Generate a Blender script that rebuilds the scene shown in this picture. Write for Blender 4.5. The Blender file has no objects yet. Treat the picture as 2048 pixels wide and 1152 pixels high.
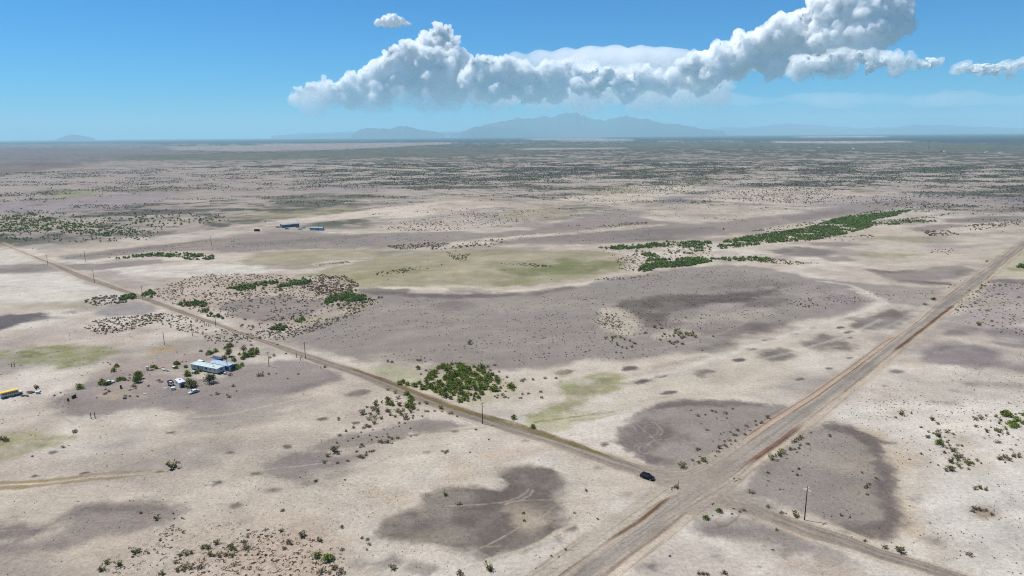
import bpy, math, random
import numpy as np
from mathutils import Vector, Matrix

# ------------------------------------------------------------------ camera, world, sun, exposure
S = bpy.context.scene
COL = S.collection
H = 110.0                       # height of the drone above the desert
FPX = 1400.0                    # focal length in pixels of a 2048 px wide frame
PITCH, ROLL = math.radians(12.33), math.radians(-0.45)
cam = bpy.data.cameras.new("camera")
cam_o = bpy.data.objects.new("camera", cam)
COL.objects.link(cam_o)
cam.sensor_width = 36.0
cam.lens = FPX / 2048 * 36
cam.clip_start, cam.clip_end = 1.0, 400000.0
cam_m = Matrix.Rotation(math.pi / 2 - PITCH, 3, 'X') @ Matrix.Rotation(ROLL, 3, 'Z')
cam_o.matrix_world = Matrix.Translation((0, 0, H)) @ cam_m.to_4x4()
S.camera = cam_o

SUN_DIR = Vector((-5.27, 2.1, 10.6)).normalized()      # towards the sun
SUN_EL = math.asin(SUN_DIR.z)
SUN_ROT = math.atan2(SUN_DIR.x, SUN_DIR.y)
world = bpy.data.worlds.new("World")
S.world = world
world.use_nodes = True
wn = world.node_tree
bg = wn.nodes["Background"]
sky = wn.nodes.new("ShaderNodeTexSky")
sky.sky_type = 'NISHITA'
sky.sun_disc = False
sky.sun_elevation = SUN_EL
sky.sun_rotation = SUN_ROT
sky.altitude = 1200
sky.air_density = 1.0
sky.dust_density = 0.4
sky.ozone_density = 3.0
hsv = wn.nodes.new("ShaderNodeHueSaturation")
hsv.inputs["Saturation"].default_value = 1.15
wn.links.new(sky.outputs[0], hsv.inputs["Color"])
tint = wn.nodes.new("ShaderNodeMix")
tint.data_type = 'RGBA'
tint.blend_type = 'MULTIPLY'
tint.inputs["Factor"].default_value = 1.0
tint.inputs["B"].default_value = (0.09, 0.54, 0.86, 1)
wn.links.new(hsv.outputs[0], tint.inputs["A"])
wn.links.new(tint.outputs["Result"], bg.inputs[0])
bg.inputs[1].default_value = 0.088

sun = bpy.data.lights.new("sun", 'SUN')
sun.energy = 4.95
sun.angle = math.radians(0.53)
sun.color = (1.0, 0.95, 0.86)
sun_o = bpy.data.objects.new("sun", sun)
sun_o.rotation_euler = (-SUN_DIR).to_track_quat('-Z', 'Y').to_euler()
sun_o.location = (0, 0, 500)
COL.objects.link(sun_o)

S.view_settings.view_transform = 'Standard'
S.view_settings.look = 'None'
S.view_settings.exposure = 0.55
S.view_settings.gamma = 1.0
S.cycles.transparent_max_bounces = 32
S.cycles.max_bounces = 32
S.cycles.volume_bounces = 32
S.cycles.diffuse_bounces = 8
S.cycles.filter_width = 1.1
S.cycles.use_denoising = True
S.cycles.denoising_prefilter = 'NONE'      # keeps the fine grain of soil and scrub

# ------------------------------------------------------------------ maths helpers
_R = np.array(cam_m)


def P(x, y, z=0.0):
    """Point of the plane at height z that stands at this place of the 2048x1152 survey photograph."""
    d = _R @ np.array([x - 1024.0, 576.0 - y, -FPX])
    t = (z - H) / d[2]
    return np.array([d[0] * t, d[1] * t, z])


def PP(pts):
    return np.array([P(x, max(y, 272.6 - (x - 1024) * .008))[:2] for x, y in pts])


_Ri = _R.T


def to_px(X, Y, Z=0.0):
    v = np.stack([X, Y, np.zeros_like(X) + Z - H])
    c = _Ri @ v
    return 1024 - FPX * c[0] / c[2], 576 + FPX * c[1] / c[2]


def _hash(ix, iy, iz, seed):
    h = (ix.astype(np.int64) * 374761393 + iy.astype(np.int64) * 668265263 + iz * 2147483647 + seed * 1274126177) & 0xffffffff
    h = ((h ^ (h >> 13)) * 1274126177) & 0xffffffff
    h = ((h ^ (h >> 16)) * 2246822519) & 0xffffffff
    return ((h ^ (h >> 15)) & 0xffff) / 32767.5 - 1.0


def noise(x, y, seed=0):
    fx, fy = np.floor(x), np.floor(y)
    u, v = x - fx, y - fy
    u = u * u * (3 - 2 * u)
    v = v * v * (3 - 2 * v)
    a = _hash(fx, fy, 0, seed)
    b = _hash(fx + 1, fy, 0, seed)
    c = _hash(fx, fy + 1, 0, seed)
    d = _hash(fx + 1, fy + 1, 0, seed)
    return (a * (1 - u) + b * u) * (1 - v) + (c * (1 - u) + d * u) * v


def fbm(x, y, seed=0, octv=4, gain=0.5):
    t, a, s = 0, 1.0, 0
    for k in range(octv):
        # rotate every octave so the lattice does not show
        c, q = math.cos(0.7 * k + 0.3), math.sin(0.7 * k + 0.3)
        t = t + a * noise((x * c - y * q) * 2 ** k + 17.3 * k, (x * q + y * c) * 2 ** k - 9.1 * k, seed + 31 * k)
        s += a
        a *= gain
    return t / s * 1.5


def noise3(x, y, z, seed=0):
    fx, fy, fz = np.floor(x), np.floor(y), np.floor(z)
    u, v, w = x - fx, y - fy, z - fz
    u = u * u * (3 - 2 * u)
    v = v * v * (3 - 2 * v)
    w = w * w * (3 - 2 * w)
    r = 0
    for i in (0, 1):
        for j in (0, 1):
            for k in (0, 1):
                hh = _hash(fx + i, fy + j, (fz + k).astype(np.int64) * 7919, seed)
                r = r + hh * (u if i else 1 - u) * (v if j else 1 - v) * (w if k else 1 - w)
    return r


def sstep(a, b, x):
    t = np.clip((x - a) / (b - a), 0, 1)
    return t * t * (3 - 2 * t)


def lin(c):
    c = np.asarray(c, float) / 255
    return np.where(c <= 0.04045, c / 12.92, ((c + 0.055) / 1.055) ** 2.4)


KE = np.array([2.34, 2.38, 2.46])        # light that falls on level ground, divided by pi


def A(r, g, b):
    """Base colour of soil whose sunlit look in the picture is r, g, b."""
    return np.minimum(lin((r, g, b)) / KE, 0.75)


def sdf_poly(X, Y, poly):
    d2 = np.full(X.shape, 1e30)
    ins = np.zeros(X.shape, bool)
    n = len(poly)
    for i in range(n):
        ax, ay = poly[i]
        bx, by = poly[(i + 1) % n]
        ex, ey = bx - ax, by - ay
        L = ex * ex + ey * ey + 1e-9
        t = np.clip(((X - ax) * ex + (Y - ay) * ey) / L, 0, 1)
        dx, dy = X - ax - t * ex, Y - ay - t * ey
        d2 = np.minimum(d2, dx * dx + dy * dy)
        c = (ay > Y) != (by > Y)
        xi = ax + (Y - ay) * ex / (ey if abs(ey) > 1e-9 else 1e-9)
        ins ^= c & (X < xi)
    d = np.sqrt(d2)
    return np.where(ins, -d, d)


def dist_line(X, Y, line, wid):
    """Distance to a polyline minus the width (a list of half widths) there."""
    best = np.full(X.shape, 1e30)
    for i in range(len(line) - 1):
        ax, ay = line[i]
        bx, by = line[i + 1]
        ex, ey = bx - ax, by - ay
        L = ex * ex + ey * ey + 1e-9
        t = np.clip(((X - ax) * ex + (Y - ay) * ey) / L, 0, 1)
        d = np.hypot(X - ax - t * ex, Y - ay - t * ey) - (wid[i] * (1 - t) + wid[i + 1] * t)
        best = np.minimum(best, d)
    return best


def ell(cx, cy, rx, ry, rot=0, n=14):
    """Outline of an oval patch of soil."""
    a = math.radians(rot)
    return [(cx + rx * math.cos(t) * math.cos(a) - ry * math.sin(t) * math.sin(a),
             cy + rx * math.cos(t) * math.sin(a) + ry * math.sin(t) * math.cos(a))
            for t in np.linspace(0, 2 * math.pi, n, endpoint=False)]


# ------------------------------------------------------------------ soil: what lies where on the desert floor
SAND = A(217, 206, 192)
PALE = A(232, 226, 217)
WARM = A(208, 189, 167)
GREY = A(158, 149, 145)
GREY2 = A(142, 133, 131)
DARK = A(112, 104, 102)
LILAC = A(190, 177, 169)
OLIVE = A(172, 166, 135)
MEADOW = A(150, 150, 108)
LUSH = A(118, 131, 74)
PALEGREEN = A(190, 192, 155)
SCRUBLAND = A(112, 116, 102)
BROWN = A(150, 128, 110)

# tracks and narrow marks: line, half widths in metres, colour, strength, softness
LINE = []


def line(pts, w, col, op=.7, soft=.5, grain=0.0):
    LINE.append((pts, [w] * len(pts) if np.isscalar(w) else w, col, op, soft, grain))



# polygons: outline, colour, strength, softness in metres, graininess (0 bare soil .. 1 grassy)
POLY = []
LATE = []        # the worn ground where the roads meet, over the roads themselves


def poly(pts, col, op=0.8, soft=None, grain=0.0):
    POLY.append((pts, col, op, soft, grain))


def el(cx, cy, rx, ry, rot, col, op=0.7, soft=None, grain=0.0):
    POLY.append((ell(cx, cy, rx, ry, rot), col, op, soft, grain))


# far plain
poly([(-600, 330), (0, 335), (300, 320), (420, 345), (620, 345), (700, 380), (520, 400), (250, 392), (0, 400), (-600, 410)], A(178, 167, 162), .55, 60)
poly([(-700, 288), (0, 287), (300, 285), (420, 300), (300, 318), (0, 330), (-700, 340)], A(140, 134, 138), .7, 120)
poly([(-900, 281), (1024, 275), (2900, 262), (2900, 284), (1900, 284), (1500, 280), (1000, 283), (500, 287), (0, 288), (-900, 292)], A(58, 66, 68), .92, 400)
poly([(330, 293), (600, 288), (820, 285), (940, 286), (820, 292), (680, 299), (480, 303), (345, 300)], A(174, 165, 162), .85, 40)
poly([(215, 311), (480, 306), (700, 300), (800, 294), (1050, 296), (1090, 306), (900, 314), (700, 316), (420, 321), (250, 320)], SCRUBLAND, .72, 50)
poly([(1040, 291), (1300, 286), (1700, 284), (2400, 296), (2400, 315), (1900, 305), (1500, 297), (1250, 300), (1040, 302)], SCRUBLAND, .6, 60)
poly([(1050, 277), (1180, 276), (1300, 280), (1200, 282), (1060, 281)], A(190, 175, 172), .7, 90)
poly([(1540, 283), (1760, 281), (1840, 284), (1700, 287), (1545, 286)], A(196, 184, 180), .8, 80)
poly([(1600, 274), (1760, 272), (1765, 274), (1605, 276)], A(205, 195, 190), .8, 200)
poly([(1040, 296), (1240, 295), (1245, 298), (1040, 300)], A(200, 190, 180), .6, 50)
poly([(0, 296), (140, 296), (200, 299), (60, 301), (0, 300)], A(120, 112, 118), .6, 60)
poly([(-100, 327), (20, 326), (150, 324), (165, 330), (90, 340), (0, 352), (-100, 352)], A(126, 116, 114), .7, 40)
poly([(60, 385), (110, 379), (170, 378), (190, 381), (150, 385), (90, 390)], A(104, 110, 84), .9, 14, .5)
poly([(120, 384), (190, 381), (205, 388), (170, 396), (110, 406), (130, 398)], A(158, 166, 122), .7, 16, .3)
poly([(220, 380), (300, 376), (360, 374), (420, 366), (430, 375), (360, 386), (240, 384)], A(128, 124, 106), .75, 14, .5)
poly([(0, 405), (100, 400), (220, 390), (340, 385), (350, 400), (220, 418), (90, 428), (0, 430), (-100, 425)], A(170, 160, 164), .75, 14)
# the wide striped plain in the middle distance gets its stripes from the noise further down
poly([(520, 395), (640, 385), (760, 390), (740, 398), (640, 402), (540, 402)], A(118, 120, 104), .8, 12, .6)
poly([(540, 410), (640, 402), (680, 412), (620, 424), (560, 424)], A(114, 116, 104), .75, 12, .6)
poly([(500, 428), (580, 424), (620, 420), (700, 412), (720, 420), (640, 430), (500, 440), (440, 440)], A(172, 166, 136), .7, 12, .3)
poly([(640, 372), (760, 372), (800, 378), (700, 386), (640, 384)], A(170, 162, 164), .8, 14)
poly([(560, 440), (700, 422), (860, 404), (940, 398), (1020, 402), (1000, 412), (880, 425), (760, 434), (620, 446), (480, 452)], A(224, 212, 199), .85, 14)
poly([(860, 420), (900, 392), (1010, 392), (1040, 402), (960, 412), (880, 422)], A(176, 155, 140), .5, 14, .6)
poly([(1080, 404), (1180, 384), (1290, 372), (1400, 370), (1420, 378), (1330, 398), (1200, 408)], A(222, 211, 197), .8, 16)
poly([(1150, 378), (1260, 376), (1300, 385), (1180, 390)], A(170, 163, 130), .6, 12, .4)
poly([(1020, 420), (1100, 418), (1160, 425), (1100, 435), (1010, 437), (990, 430)], A(172, 164, 128), .85, 8, .4)
poly([(1300, 412), (1330, 395), (1380, 388), (1470, 370), (1500, 372), (1440, 386), (1390, 400), (1340, 410)], A(162, 152, 154), .85, 14)
poly([(1370, 352), (1420, 358), (1440, 366), (1390, 368), (1370, 362)], A(132, 136, 100), .8, 14, .4)
poly([(1440, 382), (1560, 372), (1700, 380), (1830, 385), (1820, 400), (1600, 410), (1450, 405), (1390, 398)], A(212, 199, 187), .8, 14)
poly([(1690, 377), (1740, 379), (1770, 384), (1730, 388), (1700, 384)], A(140, 139, 108), .8, 9, .5)
poly([(1660, 395), (1800, 386), (2060, 396), (2200, 405), (2100, 412), (1900, 410), (1800, 418), (1700, 428), (1640, 420)], A(178, 168, 168), .7, 18)
poly([(1990, 398), (2048, 395), (2200, 402), (2048, 402)], A(130, 124, 132), .7, 9)

# the belt of grey flats past the meadow
poly([(110, 517), (200, 505), (320, 489), (420, 478), (500, 468), (560, 464), (700, 468), (900, 462), (1000, 466), (1100, 452), (1150, 438), (1240, 420), (1290, 424), (1300, 440), (1400, 448), (1500, 436), (1600, 426), (1680, 412), (1760, 404), (1840, 402), (1830, 412), (1700, 432), (1600, 447), (1450, 472), (1300, 482), (1210, 488), (1100, 490), (1020, 484), (900, 490), (800, 497), (700, 498), (600, 500), (480, 505), (400, 501), (300, 505), (180, 519)], GREY, .8, 7)
poly([(480, 487), (600, 478), (740, 468), (750, 472), (640, 484), (520, 492)], GREY2, .6, 5)
poly([(120, 512), (220, 500), (330, 489), (420, 478), (415, 482), (320, 496), (220, 508), (140, 518)], GREY2, .5, 4)
poly([(860, 432), (960, 420), (1100, 416), (1180, 424), (1100, 440), (940, 448), (830, 452), (760, 448)], A(192, 180, 172), .5, 8, .4)
poly([(880, 489), (1000, 474), (1130, 464), (1250, 452), (1330, 448), (1330, 452), (1230, 460), (1100, 474), (1000, 484), (900, 494)], A(220, 209, 192), .85, 5)
poly([(950, 482), (1150, 470), (1300, 458), (1430, 452), (1440, 462), (1350, 476), (1240, 486), (1100, 484), (1010, 489)], GREY, .8, 6)
poly([(1230, 470), (1310, 460), (1420, 455), (1440, 459), (1340, 472), (1260, 478)], GREY2, .5, 5)
poly([(1270, 479), (1330, 474), (1380, 476), (1330, 481), (1280, 483)], DARK, .4, 4)
poly([(1560, 437), (1640, 425), (1700, 419), (1700, 425), (1640, 438), (1590, 444)], GREY2, .6, 5)
poly([(1880, 440), (1960, 433), (2030, 432), (2080, 437), (1980, 445), (1900, 446)], GREY2, .8, 5)
poly([(1820, 455), (1900, 448), (1930, 452), (1880, 460), (1830, 463)], GREY2, .7, 5)
poly([(1545, 500), (1590, 493), (1640, 497), (1690, 508), (1650, 513), (1580, 511), (1555, 507)], GREY2, .9, 5)
poly([(1620, 486), (1690, 484), (1730, 489), (1680, 493), (1630, 492)], GREY2, .6, 4)
poly([(1640, 515), (1690, 513), (1710, 520), (1670, 523)], GREY2, .6, 3)
poly([(1720, 508), (1790, 505), (1850, 511), (1800, 518), (1740, 517)], OLIVE, .8, 4, .4)
poly([(1680, 533), (1740, 530), (1720, 535), (1690, 537)], OLIVE, .6, 3, .3)
poly([(1740, 471), (1830, 474), (1890, 483), (1840, 486), (1760, 480)], A(178, 172, 140), .7, 5, .4)
poly([(1830, 488), (1950, 490), (2048, 480), (2048, 486), (1950, 497), (1860, 494)], A(186, 177, 172), .6, 4)
poly([(1735, 539), (1800, 543), (1870, 535), (1920, 531), (1955, 543), (1930, 556), (1860, 562), (1900, 566), (1860, 570), (1790, 562), (1760, 551)], GREY, .85, 3)
poly([(1735, 538), (1790, 542), (1850, 538), (1800, 547), (1760, 545)], DARK, .5, 2.5)
poly([(1905, 540), (1940, 541), (1925, 552), (1905, 550)], DARK, .45, 3)
poly([(1850, 563), (1910, 564), (1900, 569), (1860, 568)], DARK, .6, 2.5)
poly([(1800, 560), (1840, 562), (1905, 567), (1912, 569), (1850, 569), (1800, 565)], DARK, .35, 2.5)
poly([(1560, 556), (1640, 560), (1740, 567), (1800, 573), (1880, 576), (1900, 584), (1860, 604), (1835, 620), (1800, 630), (1760, 610), (1700, 590), (1640, 580), (1560, 566)], GREY, .75, 4)
# pale salt flats on both sides
poly([(0, 548), (110, 546), (200, 572), (270, 592), (255, 605), (140, 605), (0, 600), (-300, 605), (-300, 548)], PALE, .75, 5)
poly([(-200, 480), (60, 498), (100, 520), (0, 528), (-200, 525)], PALE, .6, 5)
poly([(180, 530), (330, 530), (470, 528), (580, 540), (480, 552), (330, 556), (240, 548)], PALE, .8, 4)
poly([(230, 480), (350, 468), (480, 452), (560, 450), (520, 462), (400, 478), (280, 490)], A(223, 213, 203), .6, 6)
poly([(540, 515), (620, 508), (520, 520), (470, 528)], A(220, 209, 195), .5, 4)
# grey band through the left crossing
poly([(-300, 528), (0, 531), (60, 526), (135, 527), (200, 527), (320, 519), (345, 524), (230, 537), (120, 543), (0, 547), (-300, 552)], GREY, .9, 4)
poly([(-300, 536), (0, 538), (90, 536), (60, 543), (0, 546), (-300, 548)], GREY2, .5, 3)
# meadow
poly([(470, 522), (520, 506), (600, 499), (700, 499), (790, 503), (830, 500), (780, 512), (700, 520), (640, 532), (540, 532)], OLIVE, .8, 5, .25)
poly([(720, 500), (780, 498), (820, 500), (790, 506), (720, 506)], MEADOW, .5, 4, .3)
poly([(560, 562), (620, 545), (680, 530), (780, 512), (880, 502), (990, 498), (1080, 503), (1170, 500), (1235, 508), (1250, 525), (1240, 540), (1200, 552), (1120, 562), (1060, 570), (990, 574), (900, 571), (820, 572), (740, 577), (690, 574), (675, 560), (620, 555)], OLIVE, .88, 4, .25)
poly([(930, 520), (1000, 508), (1080, 505), (1120, 510), (1060, 520), (980, 524)], A(200, 191, 168), .6, 5, .2)
poly([(900, 532), (940, 525), (1000, 522), (930, 545), (860, 548)], A(203, 194, 168), .5, 5, .2)
poly([(1000, 540), (1100, 530), (1120, 520), (1190, 515), (1235, 518), (1245, 528), (1225, 540), (1180, 548), (1120, 550), (1040, 556)], LUSH, .7, 5, .35)
poly([(700, 548), (780, 538), (860, 530), (900, 530), (840, 545), (760, 560), (700, 562)], MEADOW, .55, 4, .35)
poly([(990, 565), (1060, 558), (1080, 564), (1050, 571), (1000, 573)], MEADOW, .7, 3, .3)
poly([(612, 529), (660, 521), (700, 520), (722, 522), (700, 529), (640, 533)], A(212, 203, 186), .9, 2)
poly([(625, 529), (660, 525), (700, 522), (690, 527), (640, 531)], GREY, .7, 1.5)
poly([(728, 511), (780, 502), (800, 503), (770, 510)], GREY, .8, 3)
poly([(1165, 516), (1240, 508), (1270, 515), (1255, 522), (1180, 521)], A(204, 190, 172), .8, 3, .2)
poly([(700, 577), (780, 573), (860, 576), (930, 572), (985, 578), (1050, 578), (1120, 570), (1190, 560), (1190, 565), (1130, 578), (1060, 585), (990, 586), (930, 580), (860, 580), (800, 582), (740, 582)], A(230, 221, 202), .95, 2.2)
# great grey flat
poly([(565, 664), (620, 640), (660, 615), (700, 588), (760, 584), (840, 584), (920, 582), (1000, 590), (1080, 583), (1170, 570), (1240, 556), (1310, 540), (1430, 530), (1530, 534), (1620, 555), (1700, 564), (1745, 590), (1760, 605), (1700, 625), (1600, 645), (1500, 665), (1440, 690), (1400, 705), (1300, 716), (1200, 722), (1100, 736), (1000, 738), (900, 733), (800, 727), (720, 722), (640, 700), (590, 680)], A(164, 156, 151), .92, 4)
poly([(690, 578), (760, 574), (810, 579), (840, 589), (900, 590), (985, 586), (1060, 584), (1150, 572), (1140, 578), (1060, 592), (960, 596), (860, 597), (790, 590), (720, 586)], DARK, .7, 3)
poly([(880, 575), (940, 574), (990, 582), (960, 588), (900, 584)], DARK, .4, 3)
poly([(1240, 604), (1330, 590), (1430, 589), (1500, 580), (1570, 574), (1560, 590), (1470, 602), (1400, 622), (1340, 640), (1290, 650), (1262, 632), (1236, 616)], DARK, .78, 4)
poly([(1270, 640), (1330, 638), (1370, 645), (1340, 655), (1290, 655)], A(132, 120, 114), .7, 4)
poly([(1440, 565), (1540, 560), (1590, 570), (1500, 578), (1430, 575)], DARK, .35, 4)
poly([(1600, 572), (1690, 578), (1740, 600), (1690, 612), (1600, 602), (1560, 588)], A(172, 163, 160), .6, 5)
el(1520, 604, 75, 11, -3, DARK, .5, 4)
el(1470, 660, 75, 14, -3, DARK, .4, 5)
poly([(1500, 650), (1570, 640), (1600, 655), (1560, 668), (1500, 668)], DARK, .55, 4)
poly([(1590, 672), (1650, 662), (1720, 690), (1700, 705), (1640, 700), (1600, 690)], DARK, .7, 3)
poly([(1690, 640), (1740, 622), (1800, 612), (1820, 632), (1790, 655), (1730, 662), (1690, 655)], DARK, .72, 4)
poly([(1640, 580), (1680, 588), (1740, 605), (1720, 612), (1650, 600)], A(136, 128, 132), .35, 4)
el(905, 612, 40, 10, 0, DARK, .35, 4)
el(950, 735, 70, 8, 0, DARK, .3, 4)
el(1060, 612, 130, 12, -2, A(186, 178, 168), .5, 6)
el(1240, 642, 48, 24, 15, A(206, 196, 180), .75, 4)
el(1340, 668, 40, 9, -4, A(204, 194, 180), .6, 3)
el(1480, 630, 70, 12, -6, A(196, 187, 176), .5, 4)
poly([(1330, 625), (1420, 606), (1480, 606), (1400, 640), (1340, 650)], A(192, 184, 176), .55, 3)
poly([(1450, 705), (1530, 680), (1620, 660), (1720, 630), (1775, 606), (1755, 622), (1680, 655), (1580, 690), (1480, 720)], A(222, 213, 199), .85, 3)
poly([(1745, 585), (1775, 605), (1830, 612), (1850, 622), (1800, 622), (1765, 612), (1700, 578), (1700, 572)], A(218, 208, 196), .8, 3)
poly([(1298, 734), (1340, 722), (1410, 711), (1408, 716), (1350, 730), (1305, 741)], GREY2, .85, 1.6)
el(1440, 694, 45, 9, -8, DARK, .5, 3)
poly([(1000, 742), (1150, 738), (1300, 722), (1440, 700), (1520, 690), (1580, 700), (1560, 770), (1520, 800), (1400, 800), (1300, 803), (1250, 830), (1220, 800), (1260, 755), (1180, 748), (1100, 760), (1010, 755)], A(214, 203, 187), .6, 5)
for c in [(1285, 763, 18, 6), (1405, 747, 20, 7), (1555, 711, 32, 12), (1600, 759, 9, 3), (1335, 786, 20, 3), (1480, 720, 14, 4), (1500, 698, 12, 3), (1625, 656, 9, 3), (1700, 664, 10, 3), (1702, 675, 6, 2), (1680, 655, 9, 2), (1700, 716, 6, 2), (1540, 679, 14, 2.5), (1590, 668, 8, 2), (1660, 737, 8, 2), (1130, 745, 20, 4), (1320, 752, 14, 3), (1260, 737, 18, 5), (1180, 905, 10, 4), (1210, 888, 10, 4), (1050, 880, 8, 3), (910, 862, 9, 2.5), (460, 905, 11, 3.5), (437, 965, 12, 4), (473, 1012, 13, 4.5), (515, 947, 12, 4), (340, 866, 12, 3), (320, 944, 8, 2.5), (575, 893, 9, 3), (715, 787, 22, 6), (645, 838, 11, 3), (712, 846, 8, 2.5), (108, 905, 9, 3), (72, 952, 8, 2), (170, 946, 8, 2), (545, 980, 16, 5), (620, 965, 12, 4), (830, 870, 14, 3), (855, 905, 8, 3), (1195, 935, 10, 4), (1165, 905, 9, 4), (1280, 858, 6, 3)]:
    el(c[0], c[1], c[2], c[3], -6, DARK, .85, max(.5, c[3] * .22))
# around the grove
poly([(745, 742), (790, 731), (830, 735), (850, 760), (830, 778), (800, 775), (770, 757)], PALEGREEN, .75, 2, .5)
poly([(860, 735), (940, 725), (1010, 760), (1040, 785), (1010, 800), (960, 812), (900, 800), (860, 770)], A(190, 184, 146), .6, 3, .4)
poly([(960, 795), (1040, 785), (1060, 795), (1020, 815), (970, 812)], PALEGREEN, .5, 3, .4)
poly([(1118, 768), (1160, 751), (1210, 744), (1250, 750), (1262, 766), (1245, 780), (1200, 790), (1165, 806), (1130, 825), (1095, 845), (1062, 843), (1050, 831), (1100, 812), (1138, 792)], A(160, 160, 112), .82, 2, .45)
poly([(1140, 776), (1200, 756), (1240, 756), (1250, 766), (1210, 782), (1160, 790)], MEADOW, .6, 2, .55)
poly([(1100, 745), (1130, 737), (1150, 752), (1120, 757)], A(180, 168, 140), .6, 2, .4)
poly([(1040, 842), (1110, 830), (1180, 820), (1225, 825), (1200, 835), (1120, 860), (1080, 862)], A(192, 190, 152), .7, 2, .45)
poly([(950, 815), (1010, 800), (1080, 785), (1120, 780), (1115, 800), (1050, 822), (1000, 835)], A(224, 215, 205), .85, 2.5)
poly([(970, 790), (1040, 790), (1090, 785), (1060, 800), (990, 803)], A(206, 196, 180), .5, 2)
# left middle: shrubby ground
poly([(290, 585), (340, 560), (420, 550), (540, 545), (620, 556), (680, 562), (690, 580), (720, 600), (690, 615), (640, 640), (560, 660), (500, 660), (420, 632), (350, 610)], A(196, 180, 168), .7, 4, .3)
poly([(445, 603), (560, 590), (630, 598), (665, 613), (610, 635), (520, 648), (470, 635), (440, 620)], GREY, .85, 3)
poly([(585, 650), (640, 630), (700, 615), (760, 600), (760, 606), (700, 628), (640, 645), (590, 662)], A(212, 202, 176), .7, 3)
poly([(450, 566), (540, 560), (600, 556), (560, 574), (460, 582)], A(172, 164, 130), .5, 4, .4)
poly([(0, 601), (100, 604), (200, 598), (215, 608), (130, 618), (0, 621), (-200, 620)], A(186, 177, 148), .65, 3, .5)
poly([(-200, 628), (0, 630), (80, 628), (95, 634), (50, 645), (0, 660), (-200, 668)], A(116, 110, 113), .9, 3)
el(148, 625, 16, 5, 0, GREY2, .7, 3)
el(110, 636, 30, 3, 0, GREY2, .5, 2.5)
poly([(186, 626), (222, 609), (290, 604), (318, 618), (285, 631), (210, 634)], A(168, 162, 161), .85, 2)
poly([(175, 670), (220, 658), (270, 655), (240, 668), (190, 676)], A(160, 149, 149), .6, 3)
el(280, 659, 22, 5, 3, A(140, 130, 128), .6, 3)
poly([(170, 660), (180, 700), (300, 720), (420, 680), (460, 660), (400, 640), (320, 650)], A(206, 194, 182), .5, 6)
poly([(60, 655), (170, 640), (180, 680), (120, 690), (40, 690), (0, 690), (0, 665)], A(194, 180, 172), .6, 5)
poly([(-200, 700), (0, 702), (60, 692), (150, 690), (230, 696), (245, 704), (200, 716), (170, 730), (110, 740), (60, 730), (0, 722), (-200, 722)], A(150, 154, 104), .9, 3, .6)
poly([(0, 704), (60, 697), (95, 698), (80, 712), (20, 715), (0, 713)], LUSH, .7, 2, .9)
poly([(110, 724), (180, 715), (220, 708), (190, 726), (130, 733)], A(130, 138, 88), .7, 2, .9)
poly([(-100, 880), (0, 872), (60, 860), (110, 862), (165, 878), (120, 888), (60, 896), (30, 912), (0, 920), (-100, 925)], A(160, 160, 114), .9, 2.5, .55)
poly([(0, 884), (60, 876), (110, 874), (80, 888), (20, 900), (0, 902)], MEADOW, .7, 1.5, .8)
el(318, 700, 28, 6, -6, A(196, 174, 128), .6, 2, .7)
poly([(180, 745), (240, 722), (330, 715), (400, 708), (400, 722), (300, 745), (220, 770), (180, 775)], A(190, 174, 168), .8, 4)
# farm yard
poly([(105, 802), (120, 786), (170, 768), (235, 738), (300, 745), (420, 755), (500, 730), (560, 718), (620, 722), (662, 730), (688, 745), (672, 760), (600, 785), (520, 800), (470, 815), (440, 835), (380, 832), (310, 815), (230, 825), (160, 838), (115, 827)], A(162, 152, 149), .85, 3)
poly([(560, 782), (610, 766), (660, 750), (685, 746), (676, 760), (620, 780), (560, 795), (510, 800)], GREY2, .7, 2.5)
poly([(110, 800), (160, 790), (160, 800), (170, 828), (130, 830), (108, 818)], GREY2, .55, 2)
poly([(160, 800), (230, 806), (250, 820), (180, 828)], GREY2, .35, 3)
poly([(300, 790), (380, 790), (440, 795), (430, 812), (360, 808)], A(156, 146, 146), .5, 3)
poly([(180, 792), (240, 780), (300, 786), (290, 796), (210, 800)], A(206, 188, 160), .5, 2, .5)
poly([(230, 735), (330, 725), (380, 735), (370, 760), (270, 780), (200, 790), (230, 760)], A(188, 172, 164), .5, 4)
poly([(380, 836), (470, 806), (560, 792), (610, 798), (570, 828), (480, 862), (400, 874), (370, 862)], A(176, 166, 162), .7, 4)
poly([(380, 868), (460, 850), (500, 855), (420, 876)], GREY2, .3, 4)
# foreground
poly([(500, 930), (560, 912), (640, 905), (705, 914), (725, 936), (690, 955), (600, 967), (520, 957)], GREY2, .7, 2.5)
poly([(640, 882), (700, 868), (780, 852), (850, 836), (905, 840), (932, 852), (900, 863), (830, 869), (780, 886), (700, 892), (640, 905), (610, 900)], GREY, .8, 2)
poly([(840, 850), (900, 842), (925, 852), (880, 862), (830, 866)], GREY2, .5, 1.5)
poly([(738, 1052), (762, 1032), (830, 1010), (843, 988), (880, 972), (930, 971), (985, 976), (1002, 944), (1030, 933), (1060, 930), (1100, 936), (1120, 962), (1128, 985), (1115, 1002), (1132, 1030), (1142, 1058), (1100, 1085), (1040, 1108), (985, 1120), (952, 1117), (945, 1101), (900, 1088), (850, 1085), (800, 1092), (770, 1082), (745, 1072)], A(124, 115, 110), .95, 2.4)
el(905, 998, 42, 16, 8, A(164, 155, 145), .7, 2)
el(1040, 1031, 46, 20, 12, A(188, 175, 158), .85, 3)
el(860, 1076, 60, 12, -2, A(170, 160, 145), .7, 2.5)
el(766, 1064, 14, 7, 0, A(176, 164, 150), .6, 1.5)
el(1020, 1090, 40, 9, -18, A(150, 140, 134), .5, 2)
el(1090, 955, 40, 14, 20, A(150, 140, 134), .35, 3)
el(930, 1040, 70, 12, 0, A(116, 104, 102), .35, 3)
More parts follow.
